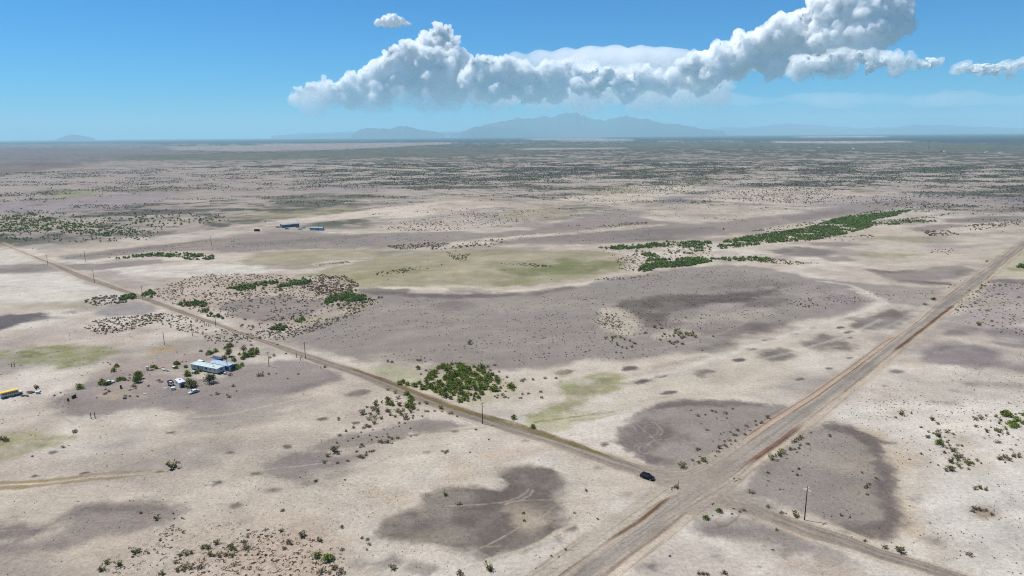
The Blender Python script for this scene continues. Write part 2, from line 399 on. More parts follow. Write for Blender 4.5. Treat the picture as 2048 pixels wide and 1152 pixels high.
el(1020, 1000, 80, 10, -8, A(118, 106, 104), .3, 3)
poly([(690, 1128), (740, 1112), (790, 1110), (800, 1125), (770, 1140), (715, 1142)], GREY2, .75, 2.2)
el(845, 1138, 22, 9, 10, GREY2, .6, 1.8)
el(705, 1132, 14, 8, 0, DARK, .4, 1.5)
poly([(-200, 1048), (0, 1046), (60, 1043), (108, 1053), (108, 1063), (60, 1077), (0, 1084), (-200, 1100)], A(126, 116, 117), .88, 2.5)
poly([(110, 1030), (150, 1011), (195, 1005), (240, 1011), (290, 1003), (340, 1010), (372, 1022), (352, 1042), (280, 1060), (200, 1076), (120, 1100), (40, 1108), (-100, 1112), (-100, 1092), (60, 1079), (112, 1062)], A(160, 149, 146), .85, 2.5)
poly([(150, 1014), (200, 1006), (240, 1012), (300, 1004), (350, 1018), (300, 1024), (200, 1024), (150, 1026)], DARK, .5, 2)
el(140, 1092, 50, 10, -8, GREY2, .6, 2)
el(20, 1098, 60, 10, -6, A(126, 116, 117), .5, 3)
poly([(200, 1080), (330, 1062), (460, 1040), (560, 1020), (690, 1030), (720, 1060), (690, 1110), (640, 1160), (200, 1160), (120, 1120)], A(212, 197, 182), .6, 5, .2)
poly([(420, 1100), (520, 1060), (640, 1060), (690, 1100), (640, 1160), (450, 1160)], A(202, 183, 166), .6, 4, .2)
poly([(300, 1100), (380, 1100), (360, 1130), (240, 1130)], A(220, 210, 202), .5, 4)
poly([(550, 995), (640, 960), (700, 950), (800, 905), (900, 890), (960, 900), (900, 930), (800, 950), (740, 990), (640, 1000)], A(224, 214, 200), .6, 5)
poly([(870, 935), (960, 895), (1060, 885), (1090, 895), (1000, 925), (920, 960)], WARM, .5, 4, .3)
poly([(700, 985), (790, 965), (850, 970), (820, 1000), (740, 1010)], WARM, .55, 3, .3)
poly([(1180, 1010), (1240, 985), (1260, 1010), (1180, 1050)], PALE, .6, 4)
poly([(1200, 960), (1260, 940), (1340, 975), (1280, 1010), (1240, 1000)], A(208, 192, 174), .5, 4)
el(1265, 984, 22, 6, -10, A(170, 158, 148), .6, 1.5)
el(1140, 1058, 15, 6, -14, DARK, .75, .9)
el(1115, 1078, 14, 5, -14, DARK, .6, .9)
# turning ground beside the junction
poly([(1232, 882), (1243, 857), (1270, 826), (1310, 808), (1380, 800), (1460, 802), (1530, 809), (1578, 814), (1550, 845), (1495, 890), (1440, 915), (1370, 938), (1300, 925), (1255, 905)], A(160, 152, 147), .92, 1.8)
poly([(1290, 818), (1340, 803), (1400, 799), (1470, 803), (1530, 809), (1530, 813), (1440, 812), (1380, 812), (1310, 826)], DARK, .6, 1.6)
poly([(1540, 826), (1575, 812), (1565, 830), (1540, 845)], GREY2, .6, 1.5)
poly([(1250, 858), (1290, 838), (1335, 845), (1345, 870), (1380, 878), (1330, 885), (1300, 905), (1345, 920), (1300, 926), (1262, 905), (1240, 884)], A(128, 119, 117), .72, 1.8)
el(1330, 868, 55, 12, 15, DARK, .3, 2)
poly([(1300, 920), (1360, 915), (1345, 932), (1310, 932)], DARK, .35, 2)
# right foreground
poly([(1705, 850), (1770, 860), (1800, 890), (1850, 930), (1872, 975), (1860, 1030), (1820, 1065), (1760, 1080), (1700, 1070), (1700, 900)], A(206, 188, 166), .8, 3.5, .2)
poly([(1480, 975), (1530, 920), (1580, 880), (1628, 850), (1655, 845), (1720, 858), (1755, 880), (1766, 910), (1785, 955), (1790, 1000), (1802, 1030), (1790, 1062), (1750, 1073), (1700, 1064), (1650, 1045), (1600, 1027), (1540, 1005), (1475, 990)], A(160, 151, 145), .92, 2)
poly([(1625, 848), (1660, 843), (1722, 857), (1757, 880), (1768, 912), (1787, 958), (1772, 965), (1745, 925), (1740, 890), (1700, 872), (1650, 858)], A(118, 109, 107), .8, 2)
poly([(1745, 960), (1772, 962), (1795, 1005), (1804, 1032), (1790, 1064), (1750, 1075), (1700, 1066), (1690, 1055), (1750, 1045), (1765, 1015)], A(116, 106, 103), .8, 2)
poly([(1740, 900), (1766, 912), (1785, 955), (1776, 985), (1756, 960)], A(136, 127, 124), .5, 2)
poly([(1380, 1052), (1450, 1036), (1560, 1055), (1640, 1082), (1700, 1105), (1745, 1140), (1650, 1118), (1560, 1098), (1470, 1087), (1400, 1076)], GREY, .75, 2.5)
poly([(1380, 1035), (1460, 1055), (1560, 1060), (1600, 1070), (1520, 1075), (1420, 1065)], GREY2, .55, 2)
poly([(1560, 1100), (1680, 1120), (1740, 1150), (1640, 1160), (1540, 1140)], A(190, 172, 156), .6, 3, .2)
for c in [(1436, 1112, 19, 10), (1567, 1110, 13, 6), (1876, 1085, 18, 6), (1986, 1076, 12, 4.5), (1307, 1131, 8, 6), (1780, 812, 12, 4), (1895, 807, 9, 3.5), (1832, 876, 20, 4), (1795, 743, 13, 4), (1992, 808, 8, 3), (1836, 997, 12, 4), (1780, 885, 18, 3), (1770, 772, 5, 1.5), (1905, 783, 9, 3), (1940, 768, 14, 3)]:
    el(c[0], c[1], c[2], c[3], 4, A(126, 117, 117), .8, max(.9, c[3] * .35))
poly([(1840, 806), (1868, 804), (1888, 820), (1872, 828), (1845, 825)], A(146, 136, 136), .85, 1.3)
poly([(2010, 806), (2060, 806), (2060, 828), (2030, 824)], A(150, 140, 140), .8, 1.5)
poly([(1680, 800), (1780, 790), (1900, 800), (2100, 790), (2100, 1160), (1900, 1160), (1860, 1100), (1900, 1000), (1880, 920), (1800, 870), (1700, 850), (1640, 830)], PALE, .8, 5)
poly([(1860, 930), (1960, 940), (2100, 960), (2100, 1160), (1960, 1150), (1860, 1080), (1840, 1000)], A(226, 221, 213), .7, 5)
poly([(1880, 860), (1940, 870), (1980, 900), (2000, 930), (1960, 945), (1910, 940), (1890, 900)], A(204, 192, 176), .55, 3, .3)
el(1965, 1028, 28, 13, 12, A(176, 158, 138), .85, 1.6, .3)
el(1905, 880, 30, 12, 20, A(206, 196, 176), .5, 2, .4)
el(1795, 825, 26, 9, 0, A(200, 188, 166), .6, 2, .4)
poly([(1700, 780), (1760, 760), (1850, 745), (1960, 740), (2100, 750), (2100, 800), (1960, 800), (1800, 800)], A(212, 203, 194), .5, 5)
line([(1250, 762), (1350, 742), (1450, 712), (1540, 682), (1640, 650), (1720, 625), (1772, 606)], 2.2, PALE, .6, 1.2)
line([(1772, 606), (1742, 588), (1700, 570), (1640, 562)], 2.4, PALE, .55, 1.4)
line([(1480, 726), (1580, 706), (1680, 676), (1760, 640)], 1.2, PALE, .4, 1.0)
line([(1620, 1078), (1700, 1103), (1770, 1128), (1840, 1151), (1900, 1175)], [.4, 1.1, 1.3, 1.3, 1.2], PALE, .8, .4)
line([(1290, 700), (1360, 690), (1440, 668), (1500, 640)], 1.2, A(196, 188, 178), .4, 1.2)
line([(1850, 690), (1900, 676), (1960, 676), (2048, 688)], 1.2, A(206, 198, 188), .5, 1.0)
line([(1820, 740), (1900, 742), (1980, 752), (2048, 760)], 1.0, A(206, 198, 188), .4, 1.0)
# beyond the road on the right: wind streaked grey
poly([(1870, 655), (1930, 610), (1965, 572), (2048, 566), (2300, 570), (2300, 660), (2048, 650), (1960, 668), (1900, 672)], A(168, 159, 158), .7, 4)
poly([(1962, 560), (2000, 558), (2060, 560), (2300, 562), (2300, 570), (2048, 567), (1985, 567)], A(118, 110, 118), .8, 2)
poly([(1840, 705), (1880, 690), (1950, 690), (2008, 712), (2018, 730), (1930, 735), (1850, 724)], A(146, 137, 139), .75, 3)
poly([(1900, 662), (1945, 650), (1965, 660), (1930, 668)], GREY2, .6, 2)
poly([(1888, 668), (1920, 658), (1930, 666), (1900, 676)], GREY2, .6, 2)
poly([(1960, 660), (2048, 660), (2300, 655), (2300, 700), (2048, 696), (1990, 690)], A(140, 132, 134), .7, 3)
poly([(1880, 674), (1960, 672), (2048, 678), (2048, 684), (1940, 684), (1880, 680)], A(206, 196, 184), .5, 2)
poly([(1860, 690), (1910, 680), (1940, 692), (1880, 700)], DARK, .35, 2.5)
el(1965, 700, 30, 6, 6, DARK, .35, 2.5)
poly([(1900, 760), (1960, 762), (2048, 770), (2048, 778), (1940, 772)], GREY2, .45, 2.5)
poly([(2020, 735), (2100, 730), (2100, 752), (2040, 750)], GREY2, .55, 3)
poly([(1985, 540), (2010, 515), (2048, 495), (2300, 480), (2300, 552), (2048, 553), (1990, 552)], A(204, 203, 172), .75, 3, .35)
poly([(2010, 536), (2048, 532), (2200, 530), (2200, 543), (2048, 543), (2020, 541)], A(150, 150, 110), .7, 2, .5)

DITCH = A(128, 114, 74)
line([(700, 736), (760, 757), (800, 773), (860, 797), (900, 813), (960, 831), (1020, 846), (1080, 866), (1150, 889), (1220, 914)], [.6, 1.2, 1.3, 1.5, 1.7, 1.9, 2.1, 1.9, 1.6, .5], DITCH, .95, .6, .3)
line([(1020, 848), (1060, 857), (1100, 871)], [.5, 1.4, .6], LUSH, .7, .6, .5)
line([(1070, 845), (1140, 835), (1235, 822)], [.6, .8, .3], A(140, 132, 92), .8, .5, .4)
line([(1140, 842), (1200, 836), (1240, 826)], .5, A(150, 144, 104), .6, .5, .5)
line([(1280, 803), (1310, 797), (1345, 791)], .4, A(140, 130, 100), .6, .5, .5)
line([(0, 966), (90, 962), (160, 953), (200, 947), (240, 945), (300, 941)], [1.2, 1.1, 1.0, .9, .7, .3], A(160, 143, 110), .9, .5, .2)
line([(0, 976), (60, 973), (120, 965), (200, 958), (260, 952), (320, 945)], [1.5, 1.4, 1.3, 1.0, .8, .3], A(160, 143, 110), .92, .5, .2)
line([(0, 970), (100, 966), (200, 953), (330, 946)], .45, A(220, 207, 184), .6, .3)
line([(660, 888), (720, 884), (800, 872), (880, 863), (960, 856), (1000, 852)], [.2, .6, .7, .6, .6, .3], A(184, 166, 138), .7, .5, .2)
line([(520, 940), (600, 932), (660, 925)], .35, A(210, 198, 184), .6, .3)
line([(890, 1012), (960, 1009), (1020, 1003), (1060, 1000), (1130, 1000)], .3, A(186, 176, 166), .7, .25)
line([(1000, 1006), (1035, 996), (1052, 985), (1058, 978)], .3, A(186, 176, 166), .7, .25)
line([(1010, 1008), (1045, 999), (1060, 990), (1066, 980)], .3, A(186, 176, 166), .7, .25)
line([(920, 1112), (980, 1088), (1040, 1055), (1090, 1030), (1125, 1000)], .35, A(196, 182, 166), .7, .3)
line([(975, 1118), (1030, 1105), (1080, 1085), (1110, 1068), (1150, 1045), (1180, 1025)], [.6, .8, .8, .9, .8, .5], A(222, 209, 192), .8, .4)
line([(700, 1108), (800, 1100), (900, 1100), (1000, 1092)], .4, A(190, 178, 160), .5, .5, .3)
line([(0, 1062), (60, 1058), (140, 1050)], .4, A(190, 178, 164), .4, .3)
line([(380, 836), (460, 828), (560, 806), (640, 790), (690, 770)], [.4, .8, .9, .9, .4], A(214, 201, 184), .7, .6)
line([(490, 818), (505, 814), (508, 806), (500, 802)], .3, A(196, 184, 172), .6, .3)
line([(530, 806), (555, 800), (558, 794)], .3, A(196, 184, 172), .6, .3)
line([(120, 842), (115, 825), (108, 805), (112, 795)], .4, A(186, 176, 168), .6, .4)
line([(150, 848), (128, 838), (118, 822), (125, 800)], .4, A(186, 176, 168), .6, .4)
# spirals of tyre tracks on the turning ground
for cx, cy, rx, ry, ph, sw in [(1254, 862, 17, 13, 1.0, 5.2), (1256, 862, 12, 9, .6, 4.6), (1305, 862, 20, 13, 3.5, 5.0), (1302, 863, 14, 9, 3.2, 4.8), (1286, 899, 18, 13, 1.5, 4.6), (1290, 898, 13, 9, 1.2, 4.0), (1330, 900, 40, 22, 3.2, 1.4), (1340, 838, 60, 20, 3.3, 1.6)]:
    line([(cx + rx * math.cos(t), cy + ry * math.sin(t)) for t in np.linspace(ph, ph + sw, 16)], .28, A(182, 173, 164), .45, .3)
line([(1275, 850), (1300, 870), (1320, 890), (1330, 898)], .3, A(182, 173, 164), .45, .3)
line([(1268, 846), (1310, 845), (1322, 860)], .3, A(182, 173, 164), .45, .3)
line([(1330, 880), (1355, 874), (1375, 885)], .35, A(188, 178, 170), .5, .3)
line([(1262, 940), (1258, 950), (1275, 958)], .12, A(150, 138, 126), .5, .15)
line([(1310, 826), (1330, 818), (1370, 812)], .3, A(180, 171, 164), .5, .3)
line([(1060, 872), (1120, 880), (1160, 893)], .25, A(150, 134, 116), .5, .3)
# pale tracks by the main road
line([(1468, 985), (1452, 1003), (1448, 1008)], .3, A(120, 110, 104), .3, .3)
line([(1486, 1021), (1470, 1040), (1452, 1052), (1440, 1053)], .35, A(142, 124, 110), .6, .3, .3)
line([(1430, 1040), (1436, 1050), (1445, 1051)], .3, A(150, 132, 114), .5, .3, .3)
line([(1505, 1089), (1523, 1089)], .5, A(226, 214, 198), .9, .2)
line([(1652, 1048), (1700, 1064), (1760, 1088), (1830, 1118), (1900, 1145)], .35, A(214, 202, 186), .7, .4)
line([(1600, 700), (1700, 690), (1800, 640), (1850, 610)], .8, A(214, 204, 190), .4, 1.2)
line([(420, 523), (500, 530), (560, 537), (640, 537)], [.6, 1, 1, .6], A(150, 146, 112), .7, 1.2, .4)
line([(640, 537), (760, 546), (820, 552)], .8, A(210, 202, 180), .4, 1.2)
line([(140, 532), (220, 522), (300, 506), (380, 494), (440, 480), (480, 470), (540, 464), (600, 461)], 1.6, A(156, 145, 136), .6, 1.2)
line([(540, 464), (640, 466), (760, 460), (880, 448)], 1.0, A(150, 140, 134), .3, 1.5)
line([(190, 526), (300, 514), (360, 508), (420, 507)], [1, 3, 4, 2], A(162, 160, 116), .7, 2, .4)
line([(1040, 404), (1160, 424), (1200, 430)], [2, 3, 1], A(140, 122, 98), .6, 2, .5)
line([(760, 360), (900, 378), (1030, 394), (1180, 406)], 3, A(122, 118, 104), .7, 3, .4)
line([(740, 364), (880, 386), (1000, 400)], 2.5, A(122, 118, 104), .5, 3, .4)
line([(1340, 414), (1440, 424), (1540, 433)], 2, A(182, 176, 150), .6, 2)
line([(1380, 436), (1500, 440), (1640, 448), (1700, 452)], 3, A(192, 182, 176), .5, 3)
line([(1530, 366), (1760, 366), (2048, 384), (2300, 395)], [3, 4, 6, 6], A(120, 116, 112), .75, 4, .3)
line([(1480, 418), (1560, 420), (1640, 424)], 2, A(140, 122, 104), .4, 2, .6)

# worn, flared ground of the junction
JN = A(177, 167, 156)
LATE.append(([(1285, 938), (1330, 938), (1380, 928), (1430, 908), (1480, 880), (1500, 884), (1490, 915), (1450, 950), (1420, 975), (1385, 1000), (1362, 995), (1340, 975), (1312, 964), (1280, 952)], JN, .85, 1.8, 0.0))
LATE.append(([(1375, 1025), (1430, 975), (1470, 955), (1500, 985), (1545, 1012), (1520, 1032), (1450, 1018), (1400, 1030)], A(172, 162, 152), .8, 2.2, 0.0))
LATE_LINE = []
for k_, cc_ in enumerate([(206, 193, 178), (158, 148, 139), (204, 191, 176), (160, 150, 140), (200, 188, 174)]):
    LATE_LINE.append(([(1270, 931 + 3.2 * k_), (1325, 944 + 3.5 * k_), (1370, 943 + 3 * k_), (1415, 926 + 2 * k_), (1460, 896 + 2 * k_), (1500, 868 + 2 * k_)], [.25] * 6, A(*cc_), .55, .3, 0.0))
for k_, cc_ in enumerate([(204, 191, 176), (160, 150, 140), (200, 188, 174)]):
    LATE_LINE.append(([(1330, 1040 + 4 * k_), (1390, 1003 + 5 * k_), (1450, 968 + 5 * k_), (1510, 921 + 3 * k_)], [.3] * 4, A(*cc_), .5, .35, 0.0))
    LATE_LINE.append(([(1300, 946 + 5 * k_), (1345, 962 + 5 * k_), (1372, 985 + 4 * k_), (1350, 1012 + 4 * k_), (1310, 1036 + 4 * k_)], [.22] * 5, A(*cc_), .4, .3, 0.0))
    LATE_LINE.append(([(1430, 985 + 4 * k_), (1480, 992 + 5 * k_), (1540, 1020 + 5 * k_), (1620, 1052 + 6 * k_), (1700, 1078 + 6 * k_)], [.25] * 5, A(*cc_), .4, .35, 0.0))

# ------------------------------------------------------------------ the three dirt roads
ML = [(1075, 1190), (1121, 1151.6), (1163, 1121.7), (1222.8, 1077.8), (1275.5, 1046), (1324.8, 1005.7), (1360, 982), (1446, 920), (1500, 882), (1554, 844), (1633, 794), (1708, 740), (1770.8, 692), (1837.5, 642), (1895.8, 590.4), (1938.9, 560.6), (1984.7, 530), (2005.6, 512), (2048, 482.8)]
MR = [(1165, 1190), (1208.7, 1151.6), (1256, 1114.7), (1314, 1074), (1370, 1026.8), (1420, 990), (1501, 926), (1568.8, 879.6), (1593.8, 860), (1633, 828), (1666.7, 801), (1718.8, 760.8), (1764.6, 723.3), (1793.8, 698.3), (1850, 655), (1869, 639.7), (1919, 602), (1962.5, 567.5), (2008, 527), (2048, 495)]
SU = [(0, 485.5), (94, 522.5), (116.7, 530.6), (166.7, 550), (278, 589), (400, 633.5), (497.7, 669), (610, 705.5), (700, 734), (799.6, 768), (875.8, 797), (949, 823.6), (1022, 850), (1139.5, 882), (1227, 912), (1273, 927), (1309, 938), (1350, 948), (1400, 950)]
SL = [(0, 487), (94, 525), (111, 533), (155.6, 555.6), (250, 586), (305.6, 608), (400, 640), (473, 666.5), (571, 703), (644, 730), (717, 754), (817, 797), (934, 838), (1007.6, 861.7), (1110, 893), (1212.7, 931), (1261, 946), (1300, 962), (1360, 975)]
CU = [(1405, 960), (1441, 986), (1510, 1012), (1612, 1046), (1695.5, 1073), (1758.6, 1099), (1837, 1122), (1935, 1152), (2070, 1190)]
CL = [(1400, 985), (1440, 1008), (1528.5, 1040), (1612, 1073), (1695, 1097), (1758.6, 1120), (1830, 1140), (1870, 1153), (1985, 1190)]

U = np.array([math.cos(math.radians(47.08)), math.sin(math.radians(47.08))])      # along the main road
V = np.array([-U[1], U[0]])
O2 = P(1420, 945)[:2]


class Road:
    def __init__(s, left, right, u, v):
        s.u, s.v = u, v
        a, b = PP(left) - O2, PP(right) - O2
        s.tl, s.sl = a @ u, a @ v
        s.tr, s.sr = b @ u, b @ v
        o = np.argsort(s.tl); s.tl, s.sl = s.tl[o], s.sl[o]
        o = np.argsort(s.tr); s.tr, s.sr = s.tr[o], s.sr[o]

    def ts(s, X, Y):
        x, y = X - O2[0], Y - O2[1]
        return x * s.u[0] + y * s.u[1], x * s.v[0] + y * s.v[1]

    def xy(s, t, q):
        return O2[0] + t * s.u[0] + q * s.v[0], O2[1] + t * s.u[1] + q * s.v[1]

    def edges(s, t):
        return np.interp(t, s.tl, s.sl), np.interp(t, s.tr, s.sr)


MAIN = Road(ML, MR, U, V)                  # larger s: the left side of the road
SIDE = Road(SL, SU, -V * -1, U)            # t grows along V, s along U
CROSS = Road(CU, CL, -V, -U)


def tpx(road, x, y):
    p = P(x, y)
    return float(road.ts(p[0], p[1])[0])


RED_A, RED_B = tpx(MAIN, 1501, 926), tpx(MAIN, 1600, 853)
DRK_A, DRK_B = tpx(MAIN, 1793, 698), tpx(MAIN, 1905, 612)
OCH_A, OCH_B = tpx(MAIN, 1225, 1077), tpx(MAIN, 1335, 998)
LB_A, LB_B = tpx(MAIN, 1430, 930), tpx(MAIN, 1790, 675)
RLO_A, RLO_B = tpx(MAIN, 1150, 1200), tpx(MAIN, 1392, 1012)


def win(t, a, b, s=6.0):
    return sstep(a - s, a + s, t) * (1 - sstep(b - s, b + s, t))


def mixc(c, col, w):
    return c + (np.asarray(col) - c) * w[:, None]


def main_road_look(X, Y, c):
    t, s = MAIN.ts(X, Y)
    l, r = MAIN.edges(t)
    wob = .5 * noise(t / 9, t * 0, 5) + .25 * noise(t / 3, t * 0, 6)
    m = (np.abs(s) < 40) & (t > -200) & (t < 1200)
    if not m.any():
        return c
    t, s, l, r, wob = t[m], s[m], l[m], r[m], wob[m]
    cc = c[m]
    q = (l - s) / np.maximum(l - r, 1)       # 0 at the left edge, 1 at the right edge
    st = fbm(s * 1.1, t / 30, 77, 3)         # streaks along the road
    st2 = fbm(s * 2.6, t / 14, 78, 3)
    # verge on the left: graded sand with faint scrapes
    far_l = 7.5 - 3.5 * sstep(-20, 60, t)
    w = sstep(l + far_l + 1 + wob, l + far_l - 1 + wob, s) * sstep(l - 1, l, s)
    cc = mixc(cc, A(196, 184, 168), w * .65)
    cc = mixc(cc, A(170, 157, 142), w * sstep(.1, .6, fbm(s * 1.5, t / 22, 12, 3)) * .6)
    # verge on the right
    w = sstep(r - 5, r - 2.5, s + wob) * sstep(r + 1, r, s)
    cc = mixc(cc, A(210, 193, 172), w * .6)
    cc = mixc(cc, A(168, 154, 138), w * sstep(.1, .6, fbm(s * 1.2, t / 18, 13, 3)) * .5)
    # roadway
    w = sstep(-.02, .05, q) * sstep(1.02, .95, q)
    base = A(173, 163, 153) * (1 + .22 * st + .13 * st2)[:, None]
    cc = mixc(cc, base, w * .95) if False else cc + (base - cc) * (w * .95)[:, None]
    blue = np.exp(-((q - .42) / .2) ** 2) * (.55 + .45 * sstep(-.3, .4, fbm(t / 45, t * 0, 41, 2)))
    cc = mixc(cc, A(156, 151, 147), w * blue * .8)
    sandy = np.exp(-((q - .12) / .07) ** 2) * sstep(-.5, .3, fbm(t / 30, t * 0, 42, 2))
    cc = mixc(cc, A(212, 194, 174), w * sandy * .8)
    sandy = np.exp(-((q - .84) / .07) ** 2) * sstep(-.4, .4, fbm(t / 30, t * 0, 43, 2))
    cc = mixc(cc, A(206, 192, 174), w * sandy * .8)
    for qq in (.24, .36, .55, .66, .76):
        cc = mixc(cc, A(206, 196, 182), w * np.exp(-((q - qq) / .022) ** 2) * sstep(-.3, .4, fbm(t / 25, t * 0 + qq * 9, 44, 2)) * .6)
    # scraped banks
    br = np.exp(-((s - r - .1 - .35 * wob) / (.42 + .45 * win(t, RED_A, RED_B) + .9 * win(t, DRK_A, DRK_B))) ** 2)
    am = np.clip(.35 + .5 * fbm(t / 16, t * 0, 45, 2) + .8 * win(t, RED_A, RED_B) + .8 * win(t, DRK_A, DRK_B) + .35 * win(t, RLO_A, RLO_B), 0, 1)
    gap = 1 - win(t, tpx(MAIN, 1400, 1005), tpx(MAIN, 1493, 932), 3)
    cc = mixc(cc, A(122, 90, 74), br * am * gap * .95)
    br2 = np.exp(-((s - r - 1.1 - .3 * wob) / .5) ** 2) * win(t, RED_A, RED_B)
    cc = mixc(cc, A(140, 96, 78), br2 * .9)
    bl = np.exp(-((s - l - .2 - .3 * wob) / (.32 + .5 * win(t, OCH_A, OCH_B))) ** 2)
    am = np.clip(.5 + .4 * fbm(t / 20, t * 0, 46, 2) + .6 * win(t, OCH_A, OCH_B), 0, 1)
    gap = 1 - win(t, tpx(MAIN, 1345, 993), tpx(MAIN, 1455, 915), 3)
    cc = mixc(cc, A(128, 102, 74), bl * am * gap * .95)
    # second low bank left of the road between the junction and the far rise
    off = 2.6 * win(t, LB_A, LB_B, 18)
    bl2 = np.exp(-((s - l - off) / .35) ** 2) * win(t, LB_A + 8, LB_B, 4)
    cc = mixc(cc, A(150, 116, 92), bl2 * .85)
    pk = sstep(0, .6, s - l) * sstep(off, off - .6, s - l) * win(t, LB_A + 8, LB_B, 6)
    cc = mixc(cc, A(206, 182, 162), pk * .6)
    c[m] = cc
    return c


def side_look(road, X, Y, c, seed, berm_up=True):
    t, s = road.ts(X, Y)
    l, r = road.edges(t)
    m = (np.abs(s) < 40) & (t > min(road.tl[0], road.tr[0]) - 5) & (t < max(road.tl[-1], road.tr[-1]) + 5)
    if not m.any():
        return c
    t, s, l, r = t[m], s[m], l[m], r[m]
    lo, hi = np.minimum(l, r), np.maximum(l, r)
    cc = c[m]
    wob = .5 * noise(t / 8, t * 0, seed)
    fade = win(t, min(road.tl[0], road.tr[0]) + 6, 5000, 6)
    D = np.hypot(X[m], Y[m])
    k = 1 + np.maximum(D - 400, 0) / 300
    w = sstep(lo - .8, lo + .5, s + wob) * sstep(hi + .8, hi - .5, s + wob) * fade
    st = fbm(s * 1.3, t / 26, seed + 1, 3)
    base = A(165, 154, 143) * (1 + .1 * st)[:, None]
    cc = cc + (base - cc) * (w * .9)[:, None]
    q = (s - lo) / np.maximum(hi - lo, .5)
    for qq, ww in ((.3, .06), (.68, .06)):
        cc = mixc(cc, A(136, 126, 118), w * np.exp(-((q - qq) / .1) ** 2) * .6)
    cc = mixc(cc, A(194, 180, 164), w * np.exp(-((q - .5) / .09) ** 2) * .4 * sstep(-.3, .3, fbm(t / 20, t * 0, seed + 3, 2)))
    w = np.exp(-((s - hi - .9 * k + .3 * wob) / (.7 * k)) ** 2) * fade
    cc = mixc(cc, A(214, 192, 172), w * .75)
    w = np.exp(-((s - lo + .8 * k + .3 * wob) / (.7 * k)) ** 2) * fade
    cc = mixc(cc, A(208, 192, 174), w * .65)
    w = np.exp(-((s - lo - .1 + .3 * wob) / .3) ** 2) * fade * sstep(-.2, .5, fbm(t / 14, t * 0, seed + 4, 2))
    cc = mixc(cc, A(142, 124, 108), w * .6)
    c[m] = cc
    return c


def draw_patches(X, Y, c, n2, n3, n4, patches):
    for pts, col, op, soft, grain in patches:
        poly2 = PP(pts)
        ctr = poly2.mean(0)
        dist = np.hypot(*ctr)
        so = 1.3 * (soft if soft else 2.0 * dist / 250)
        lo, hi = poly2.min(0) - 3 * so, poly2.max(0) + 3 * so
        m = (X > lo[0]) & (X < hi[0]) & (Y > lo[1]) & (Y < hi[1])
        if not m.any():
            continue
        x, y = X[m], Y[m]
        d = sdf_poly(x, y, poly2)
        k = max(so * 3.0, 1.0)
        d = d + so * (1.1 * fbm(x / k, y / k, 20, 4) + .35 * fbm(x / (k * .22), y / (k * .22), 21, 3))
        w = sstep(so, -so, d) * op
        if grain:
            g = fbm(x / 5 * (250 / max(dist, 250)), y / 5 * (250 / max(dist, 250)), 22, 4) + .5 * n4[m]
            w = w * np.clip(1 - grain * .5 + grain * 1.1 * g, 0, 1.15).clip(0, 1)
        else:
            w = w * (1.05 + .24 * n3[m] + .26 * n2[m] + .12 * n4[m]).clip(.4, 1.15)
            w = w.clip(0, 1)
        c[m] = mixc(c[m], col, w)
    return c


def draw_lines(X, Y, c, n4, lines):
    for pts, wid, col, op, soft, grain in lines:
        l2 = PP(pts)
        pad = max(wid) + 3 * soft
        lo, hi = l2.min(0) - pad, l2.max(0) + pad
        m = (X > lo[0]) & (X < hi[0]) & (Y > lo[1]) & (Y < hi[1])
        if not m.any():
            continue
        x, y = X[m], Y[m]
        d = dist_line(x, y, l2, wid) + soft * .9 * fbm(x / 2.5, y / 2.5, 23, 3)
        w = sstep(soft, -soft, d) * op
        if grain:
            w = w * np.clip(1 - grain * .5 + grain * 1.2 * n4[m], 0, 1)
        c[m] = mixc(c[m], col, w)
    return c


